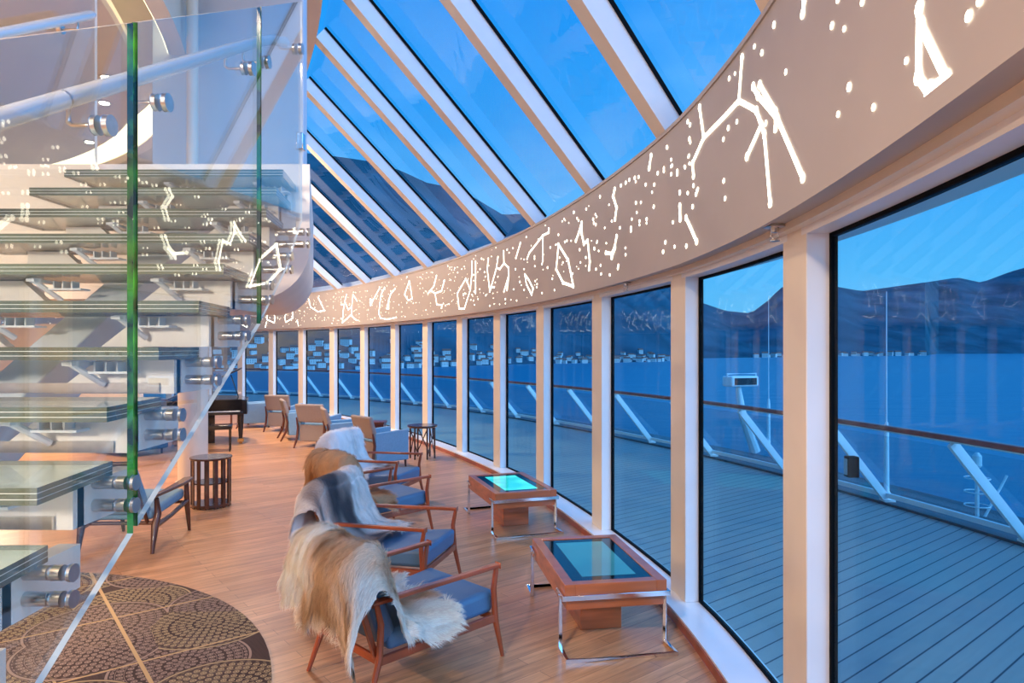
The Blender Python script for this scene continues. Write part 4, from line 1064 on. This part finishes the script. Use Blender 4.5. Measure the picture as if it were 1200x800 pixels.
MB().lathe([(.04, .95), (.05, .97), (.05, 1.08), (.02, 1.12)], 14).build('lantern', M['railwhite'], root)
root = empty('junction_box', W.at(DBOX, RT + .30) + (.50,)); tag(root, 'dark equipment box strapped to a railing stanchion', 'equipment box')
MB().box((0, 0, 0), (.14, .12, .26)).build('case', M['gasket'], root, bev=.01); MB().box((-.075, 0, 0), (.012, .08, .2)).build('lid', M['steel'], root)

# ------------------------------------------------------------------ sea, hills, town
struct(MB().add([(-15000, -3000, -25), (15000, -3000, -25), (15000, 20000, -25), (-15000, 20000, -25)], [(0, 1, 2, 3)]).build('sea', M['sea']), 'calm blue water of the bay', 'sea')
RID = [(-900, 120), (-300, 130), (200, 160), (365, 180), (400, 184), (440, 190), (470, 200), (500, 214), (540, 222), (560, 234), (590, 252), (610, 250), (640, 262), (700, 288), (740, 306), (780, 332), (815, 352), (850, 364), (880, 367), (900, 352), (915, 337), (950, 329), (970, 334), (1010, 341), (1060, 334), (1090, 330), (1122, 325), (1150, 331), (1185, 318), (1250, 300), (1400, 290), (1700, 300), (2300, 320)]
SHO = [(-900, 436), (200, 436), (400, 434), (600, 427), (770, 424), (815, 420), (1000, 417.2), (1085, 416.6), (1095, 414.6), (1300, 414), (2300, 413.5)]
def interp(T_, x):
    for (a, p), (b_, q) in zip(T_, T_[1:]):
        if a <= x <= b_: return p + (q - p) * (x - a) / (b_ - a)
    return T_[0][1] if x < T_[0][0] else T_[-1][1]
def terr(x, t):   # t 0 shore .. 1 ridge
    D0 = 27 * F / (interp(SHO, x) - HY); D1 = D0 * 1.35 + 900; D = D0 + (D1 - D0) * t
    hr_ = CAMZ + (HY - interp(RID, x)) / F * D1 + 25
    X = (x - CX) / F * D
    s = t ** 1.25 * hr_
    nz = noise.fractal(Vector((X * .0028, D * .0028, 3)), 1.0, 2.0, 5)
    s += nz * 42 * math.sin(min(1, t) * math.pi) * min(1, hr_ / 150)
    if t <= 0: s = -3
    return Vector((X, D, -25 + max(s, -3)))
vs = []; fs = []; xs = [-900 + i * 8 for i in range(401)]; nt_ = 44
for x in xs:
    for j in range(nt_ + 2):
        t = j / nt_
        if j == nt_ + 1:
            p = terr(x, 1.0); p = Vector((p.x * 1.3, p.y * 1.3, -60))
        else: p = terr(x, t)
        vs.append(p)
m_ = nt_ + 2
for i in range(len(xs) - 1):
    for j in range(m_ - 1): fs.append((i * m_ + j, (i + 1) * m_ + j, (i + 1) * m_ + j + 1, i * m_ + j + 1))
hl = MB().add(vs, fs).build('hills', M['hill'], smooth=True)
struct(hl, 'dark forested mountains across the water', 'mountains')
hm = MB(); hm.box((0, 0, 4.5), (16, 11, 13)); 
hm.add([(-8.6, -6.2, 11), (8.6, -6.2, 11), (8.6, 6.2, 11), (-8.6, 6.2, 11), (-8.6, 0, 15.5), (8.6, 0, 15.5)], [(0, 1, 5, 4), (2, 3, 4, 5), (0, 4, 3), (1, 2, 5)], 1)
for zz in (2.5, 5.5, 8.5):
    for xx in (-6, -3, 0, 3, 6): hm.box((xx, -5.6, zz), (1.0, .3, 1.2), mi=2)
hp = hm.build('house', [M['housewall'], M['houseroof'], M['gasket']])

rd = random.Random(5); cnt = 0
HP = []
def put_house(x, t, s):
    global cnt
    p = terr(x, t)
    if cnt >= 285 or any((p.x - q[0]) ** 2 + (p.y - q[1]) ** 2 < (13.5 * (s + q[2])) ** 2 for q in HP): return
    HP.append((p.x, p.y, s)); o = hp if cnt == 0 else hp.copy()
    if cnt: COL.objects.link(o)
    cnt += 1
    o.location = (p.x, p.y, p.z); o.rotation_euler.z = rd.uniform(-.6, .6) - math.atan2((x - CX), F); o.scale = (s * rd.uniform(.8, 1.35), s, s * rd.uniform(.7, 1.1))
    tag(o, 'small pale house with a tiled roof on the hillside across the water', 'house', 'houses of the town across the bay')
for k in range(700):
    x = rd.uniform(215, 800); t = abs(rd.gauss(0, .035)) + .004
    put_house(x, min(t, .16), rd.uniform(.4, .7) if x > 420 else rd.uniform(.42, .8))
for k in range(160): put_house(rd.uniform(880, 1085), abs(rd.gauss(0, .012)) + .002, rd.uniform(.6, 1.0))

# ------------------------------------------------------------------ world and lights
w = bpy.data.worlds.new('dusk'); bpy.context.scene.world = w; w.use_nodes = True; nt = w.node_tree; nt.nodes.clear()
out = nt.nodes.new('ShaderNodeOutputWorld'); bg = nt.nodes.new('ShaderNodeBackground')
tc = nt.nodes.new('ShaderNodeTexCoord'); sp = nt.nodes.new('ShaderNodeSeparateXYZ'); L(nt, tc.outputs['Generated'], sp.inputs[0])
cr = nt.nodes.new('ShaderNodeValToRGB'); L(nt, sp.outputs[2], cr.inputs['Fac'])
e = cr.color_ramp.elements; e[0].position = 0.0; e[0].color = (.15, .50, .80, 1); e[1].position = 1.0; e[1].color = (.012, .14, .58, 1)
e.new(.10).color = (.12, .46, .84, 1); e.new(.30).color = (.022, .31, .82, 1); e.new(.55).color = (.006, .24, .78, 1)
mp = nt.nodes.new('ShaderNodeMapping'); mp.inputs['Scale'].default_value = (1.6, 1.6, 5.0); L(nt, tc.outputs['Generated'], mp.inputs['Vector'])
no = nt.nodes.new('ShaderNodeTexNoise'); no.inputs['Scale'].default_value = 1.6; no.inputs['Detail'].default_value = 6; L(nt, mp.outputs[0], no.inputs['Vector'])
c2 = nt.nodes.new('ShaderNodeValToRGB'); c2.color_ramp.elements[0].position = .45; c2.color_ramp.elements[1].position = .8
c2.color_ramp.elements[0].color = (0, 0, 0, 1); c2.color_ramp.elements[1].color = (.7, .7, .7, 1); L(nt, no.outputs['Fac'], c2.inputs['Fac'])
mx = nt.nodes.new('ShaderNodeMixRGB'); L(nt, c2.outputs[0], mx.inputs[0]); L(nt, cr.outputs[0], mx.inputs[1]); mx.inputs[2].default_value = (.17, .50, .92, 1)
L(nt, mx.outputs[0], bg.inputs['Color']); bg.inputs['Strength'].default_value = 0.97; L(nt, bg.outputs[0], out.inputs['Surface'])
def area(name, loc, rot, size, power, col, shape='DISK', sy=None):
    l = bpy.data.lights.new(name, 'AREA'); l.energy = power; l.color = col; l.shape = shape; l.size = size
    if sy: l.size_y = sy
    o = bpy.data.objects.new(name, l); COL.objects.link(o); o.location = loc; o.rotation_euler = rot; return o
WARM = (1.0, .76, .54)
for (x, y, z, p) in ((-8.0, -.5, 4.80, 640), (-7.5, 9.6, 2.60, 160), (-10.0, 13.0, 2.60, 160), (-2.6, -2.2, 5.85, 420), (-7.5, 16.5, 5.85, 380), (-5.0, 12.6, 5.85, 260)):
    area('ceiling_lamp', (x, y, z), (0, 0, 0), .8, p, WARM)

sp2 = bpy.data.lights.new('riser_fill_spot', 'SPOT'); sp2.energy = 560; sp2.color = (1.0, .86, .72); sp2.spot_size = R(40); sp2.spot_blend = .6; sp2.shadow_soft_size = .25  # added spot behind the viewpoint, brightens the stair risers
so2 = bpy.data.objects.new('riser_fill_spot', sp2); COL.objects.link(so2); so2.location = (-2.4, -2.3, 2.9)
so2.rotation_euler = (Vector((-1.75, 2.6, 1.7)) - Vector(so2.location)).to_track_quat('-Z', 'Y').to_euler()
sl = bpy.data.lights.new('blue_fill_sun', 'SUN'); sl.energy = 2.6; sl.color = (.34, .60, 1.0); sl.angle = R(70)  # added blue fill from the window side, brightens columns and chairs
so = bpy.data.objects.new('blue_fill_sun', sl); COL.objects.link(so); so.location = (20, -10, 20)
so.rotation_euler = Vector((-.75, .50, -.42)).to_track_quat('-Z', 'Y').to_euler()

# ------------------------------------------------------------------ camera
cam = bpy.data.cameras.new('camera'); co = bpy.data.objects.new('camera', cam); COL.objects.link(co)
cam.sensor_width = 36; cam.lens = F / 1200 * 36; cam.shift_y = (HY - 400) / 1200.0
cam.clip_start = .05; cam.clip_end = 40000
co.location = (0, 0, CAMZ); co.rotation_euler = (R(90), 0, 0)
sc = bpy.context.scene; sc.camera = co
sc.view_settings.view_transform = 'Standard'; sc.view_settings.look = 'None'; sc.view_settings.gamma = 1; sc.view_settings.exposure = 0.36
sc.view_settings.use_curve_mapping = False
sc.cycles.max_bounces = 10; sc.cycles.transparent_max_bounces = 24; sc.cycles.sample_clamp_indirect = 6
try: sc.cycles.use_denoising = True
except Exception: pass
